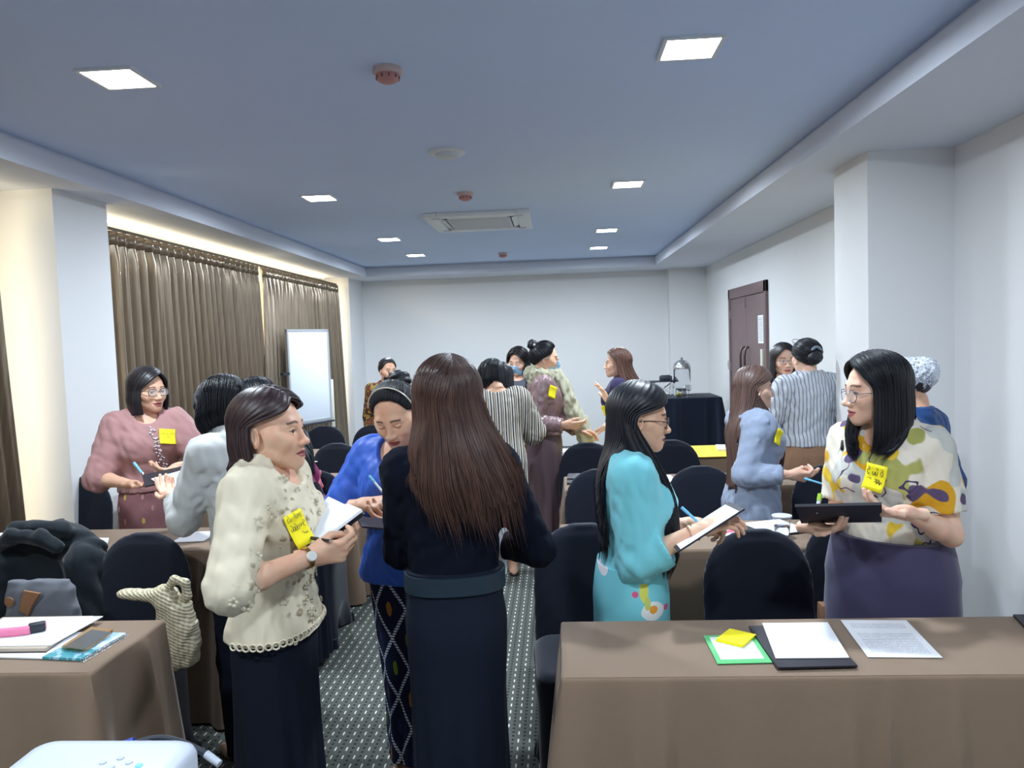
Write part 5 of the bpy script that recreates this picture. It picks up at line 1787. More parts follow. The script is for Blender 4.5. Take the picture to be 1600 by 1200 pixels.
# 8 the woman with a hair clip behind the beige blouse
Y = 3.70
B = make_person('woman in magenta top with a red hair clip, bending to the left', X_of(462, 760, Y), Y, 78, H=1.50, lean=.34, head=(.1, .05, 0), skin='fair', near=2, eyes='down',
                arms=dict(L=(at(430, 775, 3.55), (-.3, -.6, -1), (-1, .2, 0), (0, 0, -1), 'relaxed'), R=(at(425, 770, 3.9), (.3, -.6, -1), (-1, .2, 0), (0, 0, -1), 'relaxed')))
top(B, cloth('magenta_top', (138, 24, 92), .7), hem=.90, sleeve=1.5, seed=51)
skirt(B, M_NAVYBLACK, waist=.96, hem=.05, seed=52)
hair_parted(B, HAIR_BLACK, [(0, 1, 1, 0), (.10, 1.0, 1.0, -.02), (.46, 1.0, 1.0, -.03)], part=0, face_az=74, seed=18, strands=500, grow=.014, width=.0012)
hc = MB(); hp0 = head_pt(B, EL_C + _dir(1.2, .95) * (EL_R + .020))
hp0 = head_pt(B, EL_C + _dir(-.7, .85) * (EL_R + .026)); hc.tube([hp0 + q for q in (np.array([-.02, -.02, -.012]), np.array([0, 0, 0]), np.array([.02, .02, .014]))], [.006, .013, .006], 8)
hc.build('hair_clip', plain('clip_red', (196, 70, 74), .3), B.root, smooth=True)

# 9 the person in brown batik with a dark mask, far behind
Y = 7.0
B = make_person('person in brown and mustard batik shirt with a black mask by the back wall', X_of(607, 640, Y), Y, 190, H=H_of(609, 560, Y), stout=1.05, head=(.5, .02, 0), skin='mid', near=1)
top(B, floral('brown_batik', (70, 50, 42), [((150, 116, 60), .50, 22), ((112, 66, 52), .56, 16), ((170, 136, 70), .62, 30)], 20, (36, 26, 26)), hem=.82, sleeve=1.7, seed=61, neck=(0, .06, 1.37, .062))
trousers(B, M_NAVYBLACK, waist=.95)
hair_tied(B, HAIR_SOFT, bun=(math.pi, .2), seed=6, strands=0, bun_r=(.03, .026, .03), grow=.008)
face_mask(B, plain('mask_black', (30, 34, 50), .8), loops=False)

# 10 the woman in the striped dress, back turned
Y = 5.14
A = dict(R=(at(812, 700, 5.42), (1, -.5, -.5), (-.6, .7, -.3), (-.3, 0, -1), 'relaxed'), L=(at(760, 705, 5.45), (-1, -.5, -.5), (.5, .8, -.2), (.2, 0, -1), 'relaxed'))
B = make_person('woman in black and cream striped dress and dark hair, back turned', X_of(779, 700, Y), Y, 12, H=1.50, stout=1.18, lean=.10, head=(.3, .45, 0), arms=A, skin='mid', near=1)
M_STRIPE = stripes('dress_stripes', [(.011, (210, 204, 194)), (.006, (52, 52, 60)), (.009, (186, 178, 156)), (.005, (96, 90, 82)), (.009, (216, 212, 206)), (.008, (28, 32, 44))])
top(B, M_STRIPE, name='dress_top', hem=.95, grow=.014, sleeve=1.35, puff=.034, neck=[(0, -.02, 1.40, .098), (0, .06, 1.36, .09)], wr=.005, seed=71)
skirt(B, M_STRIPE, name='dress_skirt', waist=1.02, hem=.28, seed=72, hem_w=1.25, fold=.012)
hair_parted(B, HAIR_BLACK, [(0, 1.0, 1.0, 0), (.05, 1.15, 1.08, 0), (.085, 1.1, 1.0, .0), (.10, .95, .9, 0)], part=.1, face_az=66, seed=19, strands=250, grow=.016, width=.0016, rough=1.5)
for q in (-1, 1):
    sh = MB(); s_ = B.s
    sh.tube([(q * .075 * s_, -.055, .020), (q * .078 * s_, .02, .016), (q * .084 * s_, .14, .016)], [.030, .034, .026], 10, .45); sh.build('shoe', plain('shoe_dark', (36, 32, 36), .5), B.root, smooth=True)

# 11 second dark haired person beside the striped dress
Y = 5.95
B = make_person('woman in grey striped blouse mostly hidden behind the striped dress', X_of(786, 700, Y), Y, -25, H=H_of(803, 566, Y), stout=1.0, head=(.1, .25, 0), skin='mid', near=1)
top(B, stripes('grey_stripes', [(.007, (176, 180, 180)), (.004, (96, 100, 106))]), hem=.88, sleeve=1.4, puff=.02, seed=75)
skirt(B, M_NAVYBLACK, waist=.95, hem=.2)
hair_parted(B, HAIR_BLACK, [(0, 1.0, 1.0, 0), (.12, 1.06, 1.0, -.005), (.16, .9, .9, -.005)], seed=20, strands=150, grow=.014, width=.0016)

# 12 masked woman behind the scarf woman
Y = 6.70
B = make_person('woman with loose dark hair and pale mask looking over a shoulder', X_of(813, 640, Y), Y, 168, H=H_of(812, 542, Y), stout=.95, head=(-.15, .25, -.10), skin='fair', near=1, eyes='down')
top(B, cloth('slate_blouse', (88, 92, 104)), hem=.85, sleeve=1.6, seed=77)
skirt(B, M_NAVYBLACK, waist=.95, hem=.1)
hair_parted(B, HAIR_SOFT, [(0, 1.0, 1.0, 0), (.12, 1.2, 1.1, 0), (.26, 1.15, 1.1, .01)], part=.15, face_az=64, seed=23, strands=300, grow=.012, curl=.012, width=.0016, rough=2)
face_mask(B, M_MASKBLUE, loops=False)

# 13 the woman in mauve with the scarf
Y = 5.60
A = dict(R=(at(882, 664, 5.34), (-.1, -1, -.5), (1, .1, -.1), (0, .7, .4), 'relaxed'), L=(at(903, 672, 5.50), (.3, -.6, -1), (1, -.1, -.15), (0, -.2, -.9), 'relaxed'))
B = make_person('woman in mauve satin blouse and long skirt with a beige scarf and blue mask', X_of(853, 700, Y), Y, -84, H=H_of(848, 535, Y), stout=1.04, head=(-.02, .06, 0), arms=A, skin='mid', near=2)
M_MAUVE = plain('mauve_satin', (140, 112, 114), .38, 0, .08, 8, .1, .1, .55, 300)
MV = top(B, M_MAUVE, hem=.92, grow=.014, sleeve=1.92, puff=.018, neck=(0, .05, 1.38, .06), wr=.007, seed=81, flare=.1)
skirt(B, plain('mauve_skirt', (112, 92, 98), .5, 0, .08, 8, .1, .1, .4, 300), waist=.97, hem=.02, seed=82, fold=.016, hem_w=1.12, nf=7)
hair_tied(B, HAIR_BLACK, bun=(math.pi, .75), seed=9, strands=250, grow=.010, bun_r=(.032, .040, .040), bun_out=.020, width=.0012)
m = MB(); hp0 = head_pt(B, EL_C + _dir(math.pi, .85) * (EL_R + .018)); m.tube([hp0 + np.array([x, 0, .01 * math.cos(x * 80)]) for x in np.linspace(-.035, .035, 7)], .009, 8)
m.build('hair_tie', plain('hair_tie_white', (226, 226, 226), .6), B.root, smooth=True)
face_mask(B, M_MASKBLUE)
eyeglasses(B, M_GOLD, rx=.024, rz=.017, r=.0014, up=.002)
M_SCARF = plain('knitted_scarf', (188, 186, 160), .9, 0, .25, 60, .5, .3, .2, 160)
def soft_chain(name, pts, rs, parent, seed, sq=.5, n=34, res=.007, amp=.010):
    P = np.array([B.up(q) for q in pts]); k = np.linspace(0, 1, len(P)); t = np.linspace(0, 1, n)
    C = np.stack([np.interp(t, k, P[:, i]) for i in range(3)], 1); Rr = np.interp(t, k, rs)
    for _ in range(3): C[1:-1] = C[1:-1] * .5 + (C[:-2] + C[2:]) * .25
    F = Field(); F.chain(list(C), list(Rr), .012); F.warp(folds(seed, amp, (55, 55, 14)))
    V, Q = F.mesh(res)
    return mesh_np(name, V, Q, M_SCARF, parent)


ring = [(.090 * math.sin(a), -.010 + .088 * math.cos(a), 1.365 + .012 * math.cos(a * 2) - .03 * max(0, math.cos(a))) for a in np.linspace(-2.9, 3.4, 26)]
o = soft_chain('scarf', ring, [.036] * 26, B.root, 3, amp=.014)
soft_chain('scarf', [(q[0] * .92, q[1] * .92 + .006, q[2] - .045) for q in ring], [.030] * 26, B.root, 8, amp=.012)
soft_chain('scarf_tail', [(.045, .085, 1.36), (.075, .125, 1.28), (.080, .16, 1.18), (.085, .20, 1.08), (.095, .245, .98), (.10, .285, .89)], [.030, .036, .040, .044, .050, .046], o, 5, amp=.016)
soft_chain('scarf_tail', [(.02, .10, 1.34), (.045, .150, 1.24), (.050, .18, 1.12), (.055, .215, 1.02), (.06, .25, .96)], [.028, .036, .040, .042, .038], o, 6, amp=.016)
sticky_note(B, MV, 862, 612, .075, .085, -.35, 'yellow note on the mauve satin blouse beside the scarf', 0)

# 14 the woman with long tan hair, facing left
Y = 6.08
A = dict(L=(at(950, 626, 5.86), (-.4, -.5, -1), (-.42, -.1, .9), (-.85, -.3, -.3), 'open'), R=(at(944, 668, 5.95), (.6, -.3, -1), (-1, -.4, -.3), (0, -.2, -1), 'relaxed'))
B = make_person('woman with long reddish brown hair and navy top raising a hand', X_of(968, 640, Y), Y, 80, H=H_of(962, 545, Y), head=(.06, -.02, 0), arms=A, skin='fair', near=2)
NV = top(B, cloth('navy_purple', (36, 30, 72), .75), hem=.88, sleeve=1.55, seed=91, neck=(0, .05, 1.38, .06))
skirt(B, M_NAVYBLACK, waist=.95, hem=.06)
hair_parted(B, HAIR_TAN, [(0, 1.0, 1.0, 0), (.08, 1.1, 1.15, -.01), (.14, 1.35, 1.4, -.03), (.30, 1.5, 1.5, -.04), (.44, 1.2, 1.4, -.04)], part=.15, face_az=84, seed=24, strands=700, grow=.012, front_el=44, width=.0015, rough=1.4)
eyeglasses(B, M_GOLD, rx=.024, rz=.019, r=.0012, square=.1)
sticky_note(B, NV, 946, 640, .065, .075, .5, 'yellow note on the navy top below the raised hand', 0)

# 15 the woman in the grey blazer
Y = 3.88
A = dict(R=(at(1236, 742, 3.68), (-.2, -1, -.7), (1, .05, -.15), (.0, .8, .45), 'pen'), L=(at(1232, 742, 3.92), (.4, -.8, -1), (1, -.3, -.1), (0, -.4, .9), 'relaxed'))
B = make_person('woman in pale blue grey blazer and jeans with long brown hair', X_of(1176, 700, Y), Y, -82, H=H_of(1182, 572, Y), stout=.98, head=(-.04, .04, 0), arms=A, skin='fair', near=2, mouth=.002)
BZ = top(B, plain('blue_grey_blazer', (146, 160, 184), .75, 0, .06, 10, .15, .2, .3, 400), name='blazer', hem=.735, grow=.020, sleeve=1.80, puff=.020, neck=[(0, .10, 1.30, .075), (0, .02, 1.40, .066)], wr=.006, seed=101, flare=.10, hem_tilt=-.15)
trousers(B, cloth('denim', (58, 92, 138), .85, 400), waist=.93, seed=102)
bl = MB(); bl.box2((-.04, .06, .88), (.04, .13, 1.30)); 
hair_parted(B, HAIR_TAN if False else hair_mat('hair_chestnut', (58, 42, 40), (132, 102, 92), .3, .4), [(0, 1.0, 1.0, 0), (.10, 1.06, 1.04, -.01), (.30, 1.15, 1.15, -.02), (.50, .9, 1.1, -.02)], part=.0, face_az=100, temple=.45, seed=26, strands=1100, grow=.010, front_el=46, width=.0013, nt=40)
front_lock(B, MATS['hair_chestnut'], 1, [(.070, -.03, 1.48), (.085, -.01, 1.39), (.10, .06, 1.28), (.10, .115, 1.16), (.09, .12, 1.03)], .020, .028, 9, 150, width=.0013)
m = MB(); m.tube([B.up(q) for q in ((.05, .06, 1.36), (.055, .125, 1.22), (.040, .16, 1.06))], .004, 6, .4); m.build('lanyard', plain('lanyard_white', (222, 226, 232), .6), B.root, smooth=True)
sticky_note(B, BZ, 1214, 682, .05, .075, -.5, 'yellow note half hidden on the grey blazer', 0)
pen('slim pen pointing right from the hand of the woman in blazer', at(1258, 748, 3.60), at(1288, 757, 3.56), M_PENBLUE, .005)

# 16 the woman facing us behind, glasses and black floral top
Y = 5.45
A = dict(R=(at(1205, 634, 5.25), (1, -.4, -.9), (.8, -.3, .2), (0, 0, -1), 'relaxed'), L=(at(1240, 640, 5.3), (-1, -.4, -.9), (-.8, -.3, .2), (0, 0, -1), 'relaxed'))
B = make_person('woman with glasses and black floral top facing the room by the door wall', X_of(1224, 640, Y), Y, 176, H=H_of(1222, 536, Y), head=(.12, .06, 0), arms=A, skin='fair', near=2)
top(B, floral('black_floral', (20, 24, 34), [((92, 104, 112), .62, 26), ((40, 60, 64), .58, 18)], 20, (16, 18, 26)), hem=.85, sleeve=1.1, seed=111, neck=(0, .06, 1.36, .062))
skirt(B, M_NAVYBLACK, waist=.95, hem=.1)
hair_parted(B, HAIR_SOFT, [(0, 1.0, 1.0, 0), (.12, 1.1, 1.05, .0), (.24, 1.1, 1.05, .0)], part=.1, face_az=60, seed=27, strands=300, grow=.008, front_el=42, width=.0015)
eyeglasses(B, M_FRAMEDARK, rx=.025, rz=.016, r=.0016)

# 17 the woman in the striped shirt, back turned, glasses on her head
Y = 4.98
A = dict(L=(at(1216, 664, 5.15), (-1, -.5, -.8), (.1, .9, .3), (.3, 0, -1), 'relaxed'), R=(at(1290, 672, 5.2), (1, -.5, -.8), (-.4, .9, .2), (-.3, 0, -1), 'relaxed'))
B = make_person('woman in blue striped shirt and tan trousers, back turned, glasses on head', X_of(1262, 640, Y), Y, 9, H=H_of(1262, 531, Y), stout=1.05, head=(.03, .04, 0), arms=A, skin='fair', near=2)
M_SHIRT = stripes('shirt_stripes', [(.016, (196, 200, 206)), (.006, (120, 130, 150))], wob=.004)
top(B, M_SHIRT, name='shirt', hem=.90, grow=.022, sleeve=1.7, puff=.026, neck=(0, .06, 1.38, .060), wr=.007, seed=121, flare=-.02)
cl = MB(); cl.rings([[B.up((.060 * math.sin(a), -.022 + .056 * math.cos(a), z)) for a in np.linspace(0.5, 5.78, 24)] for z in (1.34, 1.385, 1.39, 1.345)], cap=False, closed=False)
o = cl.build('collar', M_SHIRT, B.root, smooth=True); so = o.modifiers.new('thick', 'SOLIDIFY'); so.thickness = .006
trousers(B, cloth('tan_trousers', (150, 116, 92), .8), waist=1.0, grow=.014, seed=122)
hair_tied(B, HAIR_BLACK, bun=(math.pi, -.25), seed=10, strands=300, grow=.008, bun_r=(.048, .030, .044), bun_out=.016, width=.0012)
m = MB(); c0 = EL_C + _dir(math.pi, .28) * (EL_R + .030); m.tube([head_pt(B, c0 + np.array([x, -.004, .016 * math.cos(x * 60) - .004])) for x in np.linspace(-.034, .034, 9)], [.004, .009, .010, .009, .008, .009, .010, .009, .004], 8)
m.build('hair_clip', plain('clip_grey', (110, 124, 140), .4), B.root, smooth=True)
# spectacles pushed up on the crown
m = MB()
for q in (-1, 1):
    m.tube([head_pt(B, (q * .032 + .026 * math.cos(a), .062 + .004 * math.sin(a), .122 + .012 * math.sin(a))) for a in np.linspace(0, 6.283, 18)], .0018, 6)
    m.tube([head_pt(B, p) for p in ((q * .058, .060, .124), (q * .074, .02, .110), (q * .080, -.05, .050))], .0016, 6)
m.tube([head_pt(B, p) for p in ((-.008, .062, .124), (.008, .062, .124))], .0016, 6)
m.build('eyeglasses', M_FRAMEDARK, B.root, smooth=True)

# 18 the person with a hair net
Y = 3.30
B = make_person('person in dark blue shirt with a white hair net and mask straps', X_of(1424, 640, Y), Y, 40, H=H_of(1432, 560, Y), head=(.25, .12, 0), skin='mid', near=2, stout=1.0)
top(B, cloth('dark_blue_shirt', (24, 70, 128), .75), hem=.80, sleeve=1.1, puff=.02, seed=131, neck=(0, .04, 1.385, .060), wr=.005)
trousers(B, M_NAVYBLACK, waist=.92)
hair_tied(B, HAIR_SOFT, bun=(math.pi, .3), seed=30, strands=0, grow=.003, bun_r=None)


def net_mat():
    t = NT('hair_net'); v = t.coord('Object')
    vo = t.n('ShaderNodeTexVoronoi', i_Vector=v, i_Scale=85.0, feature='DISTANCE_TO_EDGE').outputs[0]
    n = t.noise(v, 40, 3)
    a = t.math('ADD', t.math('MULTIPLY', t.math('LESS_THAN', vo, .10), .6), t.math('ADD', .35, t.math('MULTIPLY', t.ramp(n, .4, .75), .35)))
    t.col(lin((214, 222, 236))); t.set(Roughness=.6, Alpha=t.math('MINIMUM', a, 1.0))
    return t.m


F = Field(); F.ball((0, -.016, .042), (.088, .108, .092), 0); F.ball((0, -.10, .062), (.060, .050, .056), .04)
F.warp(lambda P: (.0035 * np.sin(P[..., 0] * 130 + np.sin(P[..., 2] * 60) * 2) * np.sin(P[..., 1] * 110 + P[..., 2] * 70)).astype(np.float32))
F.cut((0, .42, -1), (0, .08, .034))
V, Q = F.mesh(.004); mesh_np('hair_net', V * B.hs @ B.RH.T + B.HO, Q, net_mat(), B.root)
m = MB()
for q in (-1, 1):
    m.tube([head_pt(B, p) for p in ((q * .066, .034, -.030), (q * .080, .0, .0), (q * .080, -.04, .03))], .002, 5)
    m.tube([head_pt(B, p) for p in ((q * .064, .030, -.09), (q * .078, -.005, -.055), (q * .074, -.05, -.02))], .002, 5)
face_mask(B, plain('mask_white', (226, 230, 236), .8), loops=True)


# ------------------------------------------------------------------ papers and things on the tables
ZT = .7625


def on_table(name, bl, br, tl, th, mat, label, cat, z=ZT, group=None, uvok=True):
    return slab(name, atz(*bl, z), atz(*br, z), atz(*tl, z), th, mat, None, 0.0, label, cat, group)


def card_mat():
    t = NT('green_card'); u, v, _ = t.xyz(t.coord('UV'))
    ins = t.math('MULTIPLY', t.math('LESS_THAN', t.math('ABSOLUTE', t.math('SUBTRACT', u, .5)), .40), t.math('LESS_THAN', t.math('ABSOLUTE', t.math('SUBTRACT', v, .53)), .40))
    row = t.math('MULTIPLY', t.math('LESS_THAN', t.math('ABSOLUTE', t.math('SUBTRACT', v, .50)), .012), t.math('GREATER_THAN', t.noise(t.vec(t.math('MULTIPLY', u, 40.0), 0.0), 1.0, 1), .45))
    d = t.math('SUBTRACT', t.math('POWER', t.math('DIVIDE', t.math('SUBTRACT', u, .55), .11), 2.0), t.math('MULTIPLY', t.math('POWER', t.math('DIVIDE', t.math('SUBTRACT', v, .28), .05), 2.0), -1.0))
    ring = t.math('MULTIPLY', t.math('LESS_THAN', d, 1.0), t.math('GREATER_THAN', d, .6))
    c = t.mix(ins, lin((92, 190, 118)), lin((228, 238, 234)))
    c = t.mix(t.math('MULTIPLY', ins, t.math('MAXIMUM', t.math('MULTIPLY', row, .6), t.math('MULTIPLY', ring, .35))), c, lin((120, 140, 140)))
    t.col(c); t.set(Roughness=.5)
    return t.m


on_table('card', (1121, 1038), (1207, 1036), (1099, 994), .002, card_mat(), 'white card with green border under the yellow pad', 'card')
pd = thing('sticky_note_pad', 'yellow pad of sticky notes on the green bordered card', 'note pad', atz(1149, 999, ZT + .002))
a_, b_, c_ = [atz(*q, ZT + .0025) for q in ((1118, 1002), (1160, 1012), (1139, 986))]
for k, dz in enumerate((0, .003, .006)):
    sh_ = np.array([.001 * k, -.0012 * k, dz]); slab('pad_block', a_ + sh_, b_ + sh_, c_ + sh_, .0028, M_YNOTE, pd)
fo = thing('folder', 'black leather folder under the blank white sheet', 'folder', atz(1255, 1010, ZT))
slab('cover', atz(1215, 1045, ZT), atz(1340, 1042, ZT), atz(1170, 980, ZT), .004, M_BOARDDARK, fo)
slab('cover', atz(1215, 1045, ZT + .005), atz(1340, 1042, ZT + .005), atz(1170, 980, ZT + .005), .004, M_BOARDDARK, fo)
on_table('paper_sheet', (1212, 1029), (1327, 1028), (1191, 974), .0012, M_PAPER, 'blank white sheet lying on the black leather folder', 'paper', ZT + .0105)
on_table('printed_sheet', (1356, 1027), (1473, 1028), (1313, 969), .0008, printed('sheet_print', 24, .10, (186, 188, 198), density=.62), 'printed white sheet alone on the front table', 'paper')
on_table('folder', (1604, 985), (1720, 985), (1583, 963), .006, M_BOARDDARK, 'dark folder at the wall end of the front table', 'folder')
# second table
fo = thing('folder', 'open dark folder beside the water cup', 'folder', atz(1210, 828, ZT))
slab('cover', atz(1196, 840, ZT), atz(1272, 831, ZT), atz(1146, 822, ZT), .005, M_BOARDDARK, fo)
on_table('paper_sheet', (1206, 836), (1268, 829), (1158, 818), .002, M_PAPER, 'white sheet on the folder beside the water cup', 'paper', ZT + .006)
pm = NT('pink_marked_paper'); u_, v_, _ = pm.xyz(pm.coord('UV'))
pm.col(pm.mix(pm.math('LESS_THAN', pm.math('ABSOLUTE', pm.math('SUBTRACT', v_, .5)), .13), pm.mix(pm.math('LESS_THAN', pm.math('ABSOLUTE', pm.math('SUBTRACT', v_, .8)), .08), lin((236, 238, 244)), lin((220, 214, 190))), lin((226, 96, 124))))
on_table('paper_sheet', (1112, 846), (1152, 838), (1118, 826), .0015, pm.m, 'paper with a pink stripe lying behind the clipboard', 'paper')
cup = thing('plastic_cup', 'clear plastic cup of water on the second table', 'cup', atz(1222, 840, ZT))
MB().lathe([(.002, 0), (.026, 0), (.030, .020), (.0365, .088), (.0395, .090), (.0395, .094), (.0355, .094), (.0290, .022), (.0245, .003), (.002, .003)], n=32).build('cup_body', glass('cup_plastic', (.97, .98, 1), .03, 1.35), cup, smooth=True)
MB().lathe([(.001, .004), (.0238, .004), (.0282, .022), (.0318, .050), (.001, .050)], n=32).build('water', glass('water', (.95, .98, 1), .0, 1.33), cup, smooth=True)
MB().lathe([(.0365, .0885), (.0400, .0890), (.0402, .0945), (.0365, .0950)], n=32).build('rim', plain('cup_rim', (220, 228, 236), .25), cup, smooth=True)
# third and fourth tables
for i, (q, th, lab) in enumerate(((((886, 757), (914, 757), (887, 744)), .010, 'lower dark folder on the third table by the aisle'), (((886, 749), (918, 749), (888, 741)), .006, 'upper dark folder on the third table by the aisle'))):
    on_table('folder', *q, th, M_BOARDDARK, lab, 'folder', ZT + i * .011)
on_table('paper_sheet', (1032, 757), (1062, 757), (1020, 743), .002, M_PAPER, 'white paper on the third table before the turquoise woman', 'paper')
p_ = atz(1030, 754, ZT + .006); pen('red pen on the white paper of the third table', p_, p_ + (.09, -.06, 0), plain('pen_red', (214, 60, 70), .35))
on_table('paper_sheet', (872, 712), (898, 712), (876, 702), .006, M_PAPER, 'white paper pile on the aisle end of the yellow runner', 'paper', .768)
on_table('paper_sheet', (1122, 704), (1142, 704), (1118, 697), .012, M_PAPER, 'small folded white paper on the yellow runner', 'paper', .768)
# window side tables
on_table('paper_sheet', (136, 856), (166, 856), (142, 841), .002, M_PAPER, 'white sheet between the two front window side chairs', 'paper')
on_table('paper_sheet', (268, 848), (318, 846), (296, 832), .003, M_PAPER, 'white sheet behind the rounded black chair, near grey shirt woman', 'paper')
on_table('paper_sheet', (-22, 850), (20, 848), (-10, 834), .003, M_PAPER, 'white sheet on the second window side table beyond the jacket', 'paper')
on_table('paper_sheet', (503, 762), (528, 760), (506, 748), .003, M_PAPER, 'white sheet on the third window side table', 'paper')
on_table('paper_sheet', (474, 722), (496, 722), (476, 712), .003, M_PAPER, 'white sheet on the fourth window side table', 'paper')

# front window side table: folder with paper, phone, spiral notebook, pink strap
fo = thing('folder', 'dark folder under the white paper on the front window side table', 'folder', atz(60, 1000, ZT))
slab('cover', atz(-85, 1024, ZT), atz(72, 1022, ZT), atz(5, 970, ZT), .004, M_BOARDDARK, fo)
slab('page_block', atz(-85, 1020, ZT + .005), atz(72, 1018, ZT + .005), atz(5, 969, ZT + .005), .010, plain('page_edges', (190, 176, 160), .8), fo)
on_table('paper_sheet', (-88, 1012), (80, 1009), (8, 967), .003, M_PAPER, 'white paper on the folder beside the phone', 'paper', ZT + .0155)
ntb = thing('notebook', 'spiral notebook with teal print under the phone', 'notebook', atz(110, 1020, ZT))
tp = NT('teal_cover'); u_, v_, _ = tp.xyz(tp.coord('UV'))
tp.col(tp.mix(tp.math('GREATER_THAN', tp.noise(tp.vec(u_, v_), 4.5, 2), .52), tp.mix(tp.math('LESS_THAN', v_, .35), lin((206, 222, 236)), lin((60, 148, 160))), lin((150, 190, 214)))); tp.set(Roughness=.35)
slab('cover', atz(66, 1030, ZT), atz(128, 1033, ZT), atz(140, 990, ZT), .007, tp.m, ntb)
slab('left_page', atz(-10, 1028, ZT), atz(66, 1030, ZT), atz(62, 988, ZT), .004, M_PAPER, ntb)
p0_, p1_ = atz(129, 1032, ZT + .004), atz(199, 991, ZT + .004)
l0 = np.array(ntb.location)
w0 = MB(); w0.tube([np.array([.0045 * math.cos(a), 0, .0055 * math.sin(a)]) for a in np.linspace(0, 5.6, 10)], .0008, 5, up=(0, 1, 0)); w0 = w0.build('spiral_ring', M_SILVER, ntb, smooth=True); w0.location = p0_ - l0
for k in range(1, 26):
    w_ = w0.copy(); COL.objects.link(w_); w_.location = p0_ + (p1_ - p0_) * k / 25 - l0
ph = thing('smartphone', 'dark smartphone with gold edge lying on the spiral notebook', 'phone', atz(136, 1000, ZT + .008))
slab('phone_case', atz(97, 1013, ZT + .0085), atz(132, 1018, ZT + .0085), atz(143, 983, ZT + .0085), .008, M_GOLD, ph)
slab('screen', atz(99, 1011, ZT + .0172), atz(131, 1015.5, ZT + .0172), atz(143, 984, ZT + .0172), .0008, plain('phone_glass', (62, 64, 66), .12), ph)
st = thing('wrist_strap', 'pink strap with a black buckle on the white paper', 'strap', atz(30, 990, ZT + .019))
m = MB(); P = [np.array(atz(-30, 990, ZT + .03)), np.array(atz(0, 989, ZT + .03)), np.array(atz(25, 987, ZT + .03)), np.array(atz(48, 984, ZT + .031))]
m.tube([q - np.array(st.location) for q in P], .014, 12, .14 if False else 1.0, up=(0, 0, 1)); m.V = [np.concatenate(m.V) * 1.0]
m.build('band', plain('strap_pink', (240, 132, 170), .55), st, smooth=True)
mb_ = MB(); q = np.array(atz(58, 980, ZT + .032)) - np.array(st.location); mb_.box(q, (.045, .030, .028), rotz(.6)); mb_.build('buckle', M_DARKPL, st, bevel=.004)
mb_ = MB(); q = np.array(atz(69, 977, ZT + .030)) - np.array(st.location); mb_.box(q, (.012, .026, .022), rotz(.6)); mb_.build('strap_end', plain('strap_pink', (240, 132, 170), .55), st, bevel=.003)

# jacket over the chair, bags
cx_ = at(70, 812, 2.93)[0]
F = Field()
S = []
for z in np.linspace(.50, .935, 24):
    t = (z - .50) / .435
    S.append((z, .235 * (1 - max(0, (t - .55) / .46) ** 2.4) ** .5 if t < 1 else .02, .062, 0, .02 + .05 * t))
F.loft(S, None, .02, n=2.2)
F.cone((-.17, -.02, .80), (-.20, -.05, .50), .050, .040, .07); F.cone((.17, -.02, .80), (.20, -.05, .50), .050, .040, .07)
F.cone((-.10, -.005, .93), (.10, -.005, .925), .030, .030, .04)
F.warp(folds(77, .006, (18, 18, 9)))
V, Q = F.mesh(.009)
jk = thing('jacket', 'dark quilted jacket hung over the front left chair', 'jacket', (cx_, 2.93 - .03, 0))
M_JK = plain('jacket_dark', (24, 34, 42), .8, 0, .3, 12, .3, .2, .25, 120)
mesh_np('jacket_body', V, Q, M_JK, jk)
F = Field(); F.chain([(-.12, -.075, .88), (-.06, -.085, .92), (.06, -.085, .915), (.12, -.08, .87)], [.022, .026, .026, .02], .02); F.warp(folds(5, .005)); V, Q = F.mesh(.008)
mesh_np('collar', V, Q, M_JK, jk)
# grey bag with leather patches
bg_ = thing('shoulder_bag', 'grey canvas bag with tan leather patches on the chair', 'bag', at(68, 960, 2.62) * (1, 1, 0) + (0, 0, .487))
F = Field(); F.loft([(0, .125, .045, 0, 0), (.08, .130, .052, 0, 0), (.22, .125, .045, 0, 0), (.285, .118, .030, 0, 0), (.315, .10, .016, -.01, 0)], None, .02, n=3.2); F.warp(folds(31, .004, (18, 18, 18))); V, Q = F.mesh(.007)
mesh_np('bag_body', V, Q, plain('bag_grey', (108, 112, 120), .85, 0, .2, 18, .3, .2, .2, 300), bg_)
M_TAN = plain('bag_tan', (150, 108, 76), .6, 0, .2, 20, .1)
mm = MB(); mm.lathe([(.001, .004), (.017, .003), (.018, 0)], (0, 0, 0), 20); mm.V = [np.concatenate(mm.V)[:, [0, 2, 1]] * (1, -1, 1) + (-.085, -.055, .255)]; mm.build('leather_badge', M_TAN, bg_)
MB().rings([[(-.045, -.062, .225), (-.015, -.062, .205), (.005, -.062, .245), (.035, -.060, .285), (-.03, -.055, .295)], [(-.045, -.052, .225), (-.015, -.052, .205), (.005, -.052, .245), (.035, -.050, .285), (-.03, -.045, .295)]]).build('leather_patch', M_TAN, bg_)
# cream crochet bag
kb = thing('crochet_bag', 'cream crochet bag with a knotted handle beside the front table corner', 'bag', (X_of(262, 1000, 2.62), 2.62, .487))


def knit():
    t = NT('cream_knit'); v = t.coord('Object'); x, y, z = t.xyz(v)
    w = t.math('ADD', t.math('SINE', t.math('MULTIPLY', t.math('ADD', z, t.math('MULTIPLY', x, .55)), 520.0)), t.math('MULTIPLY', t.math('SINE', t.math('MULTIPLY', x, 420.0)), .6))
    t.col(t.mix(t.ramp(w, -1.2, .6), lin((178, 167, 136)), lin((220, 211, 184)))); t.set(Roughness=.9, Specular_IOR_Level=.1); t.bump(w, .4, .004)
    return t.m


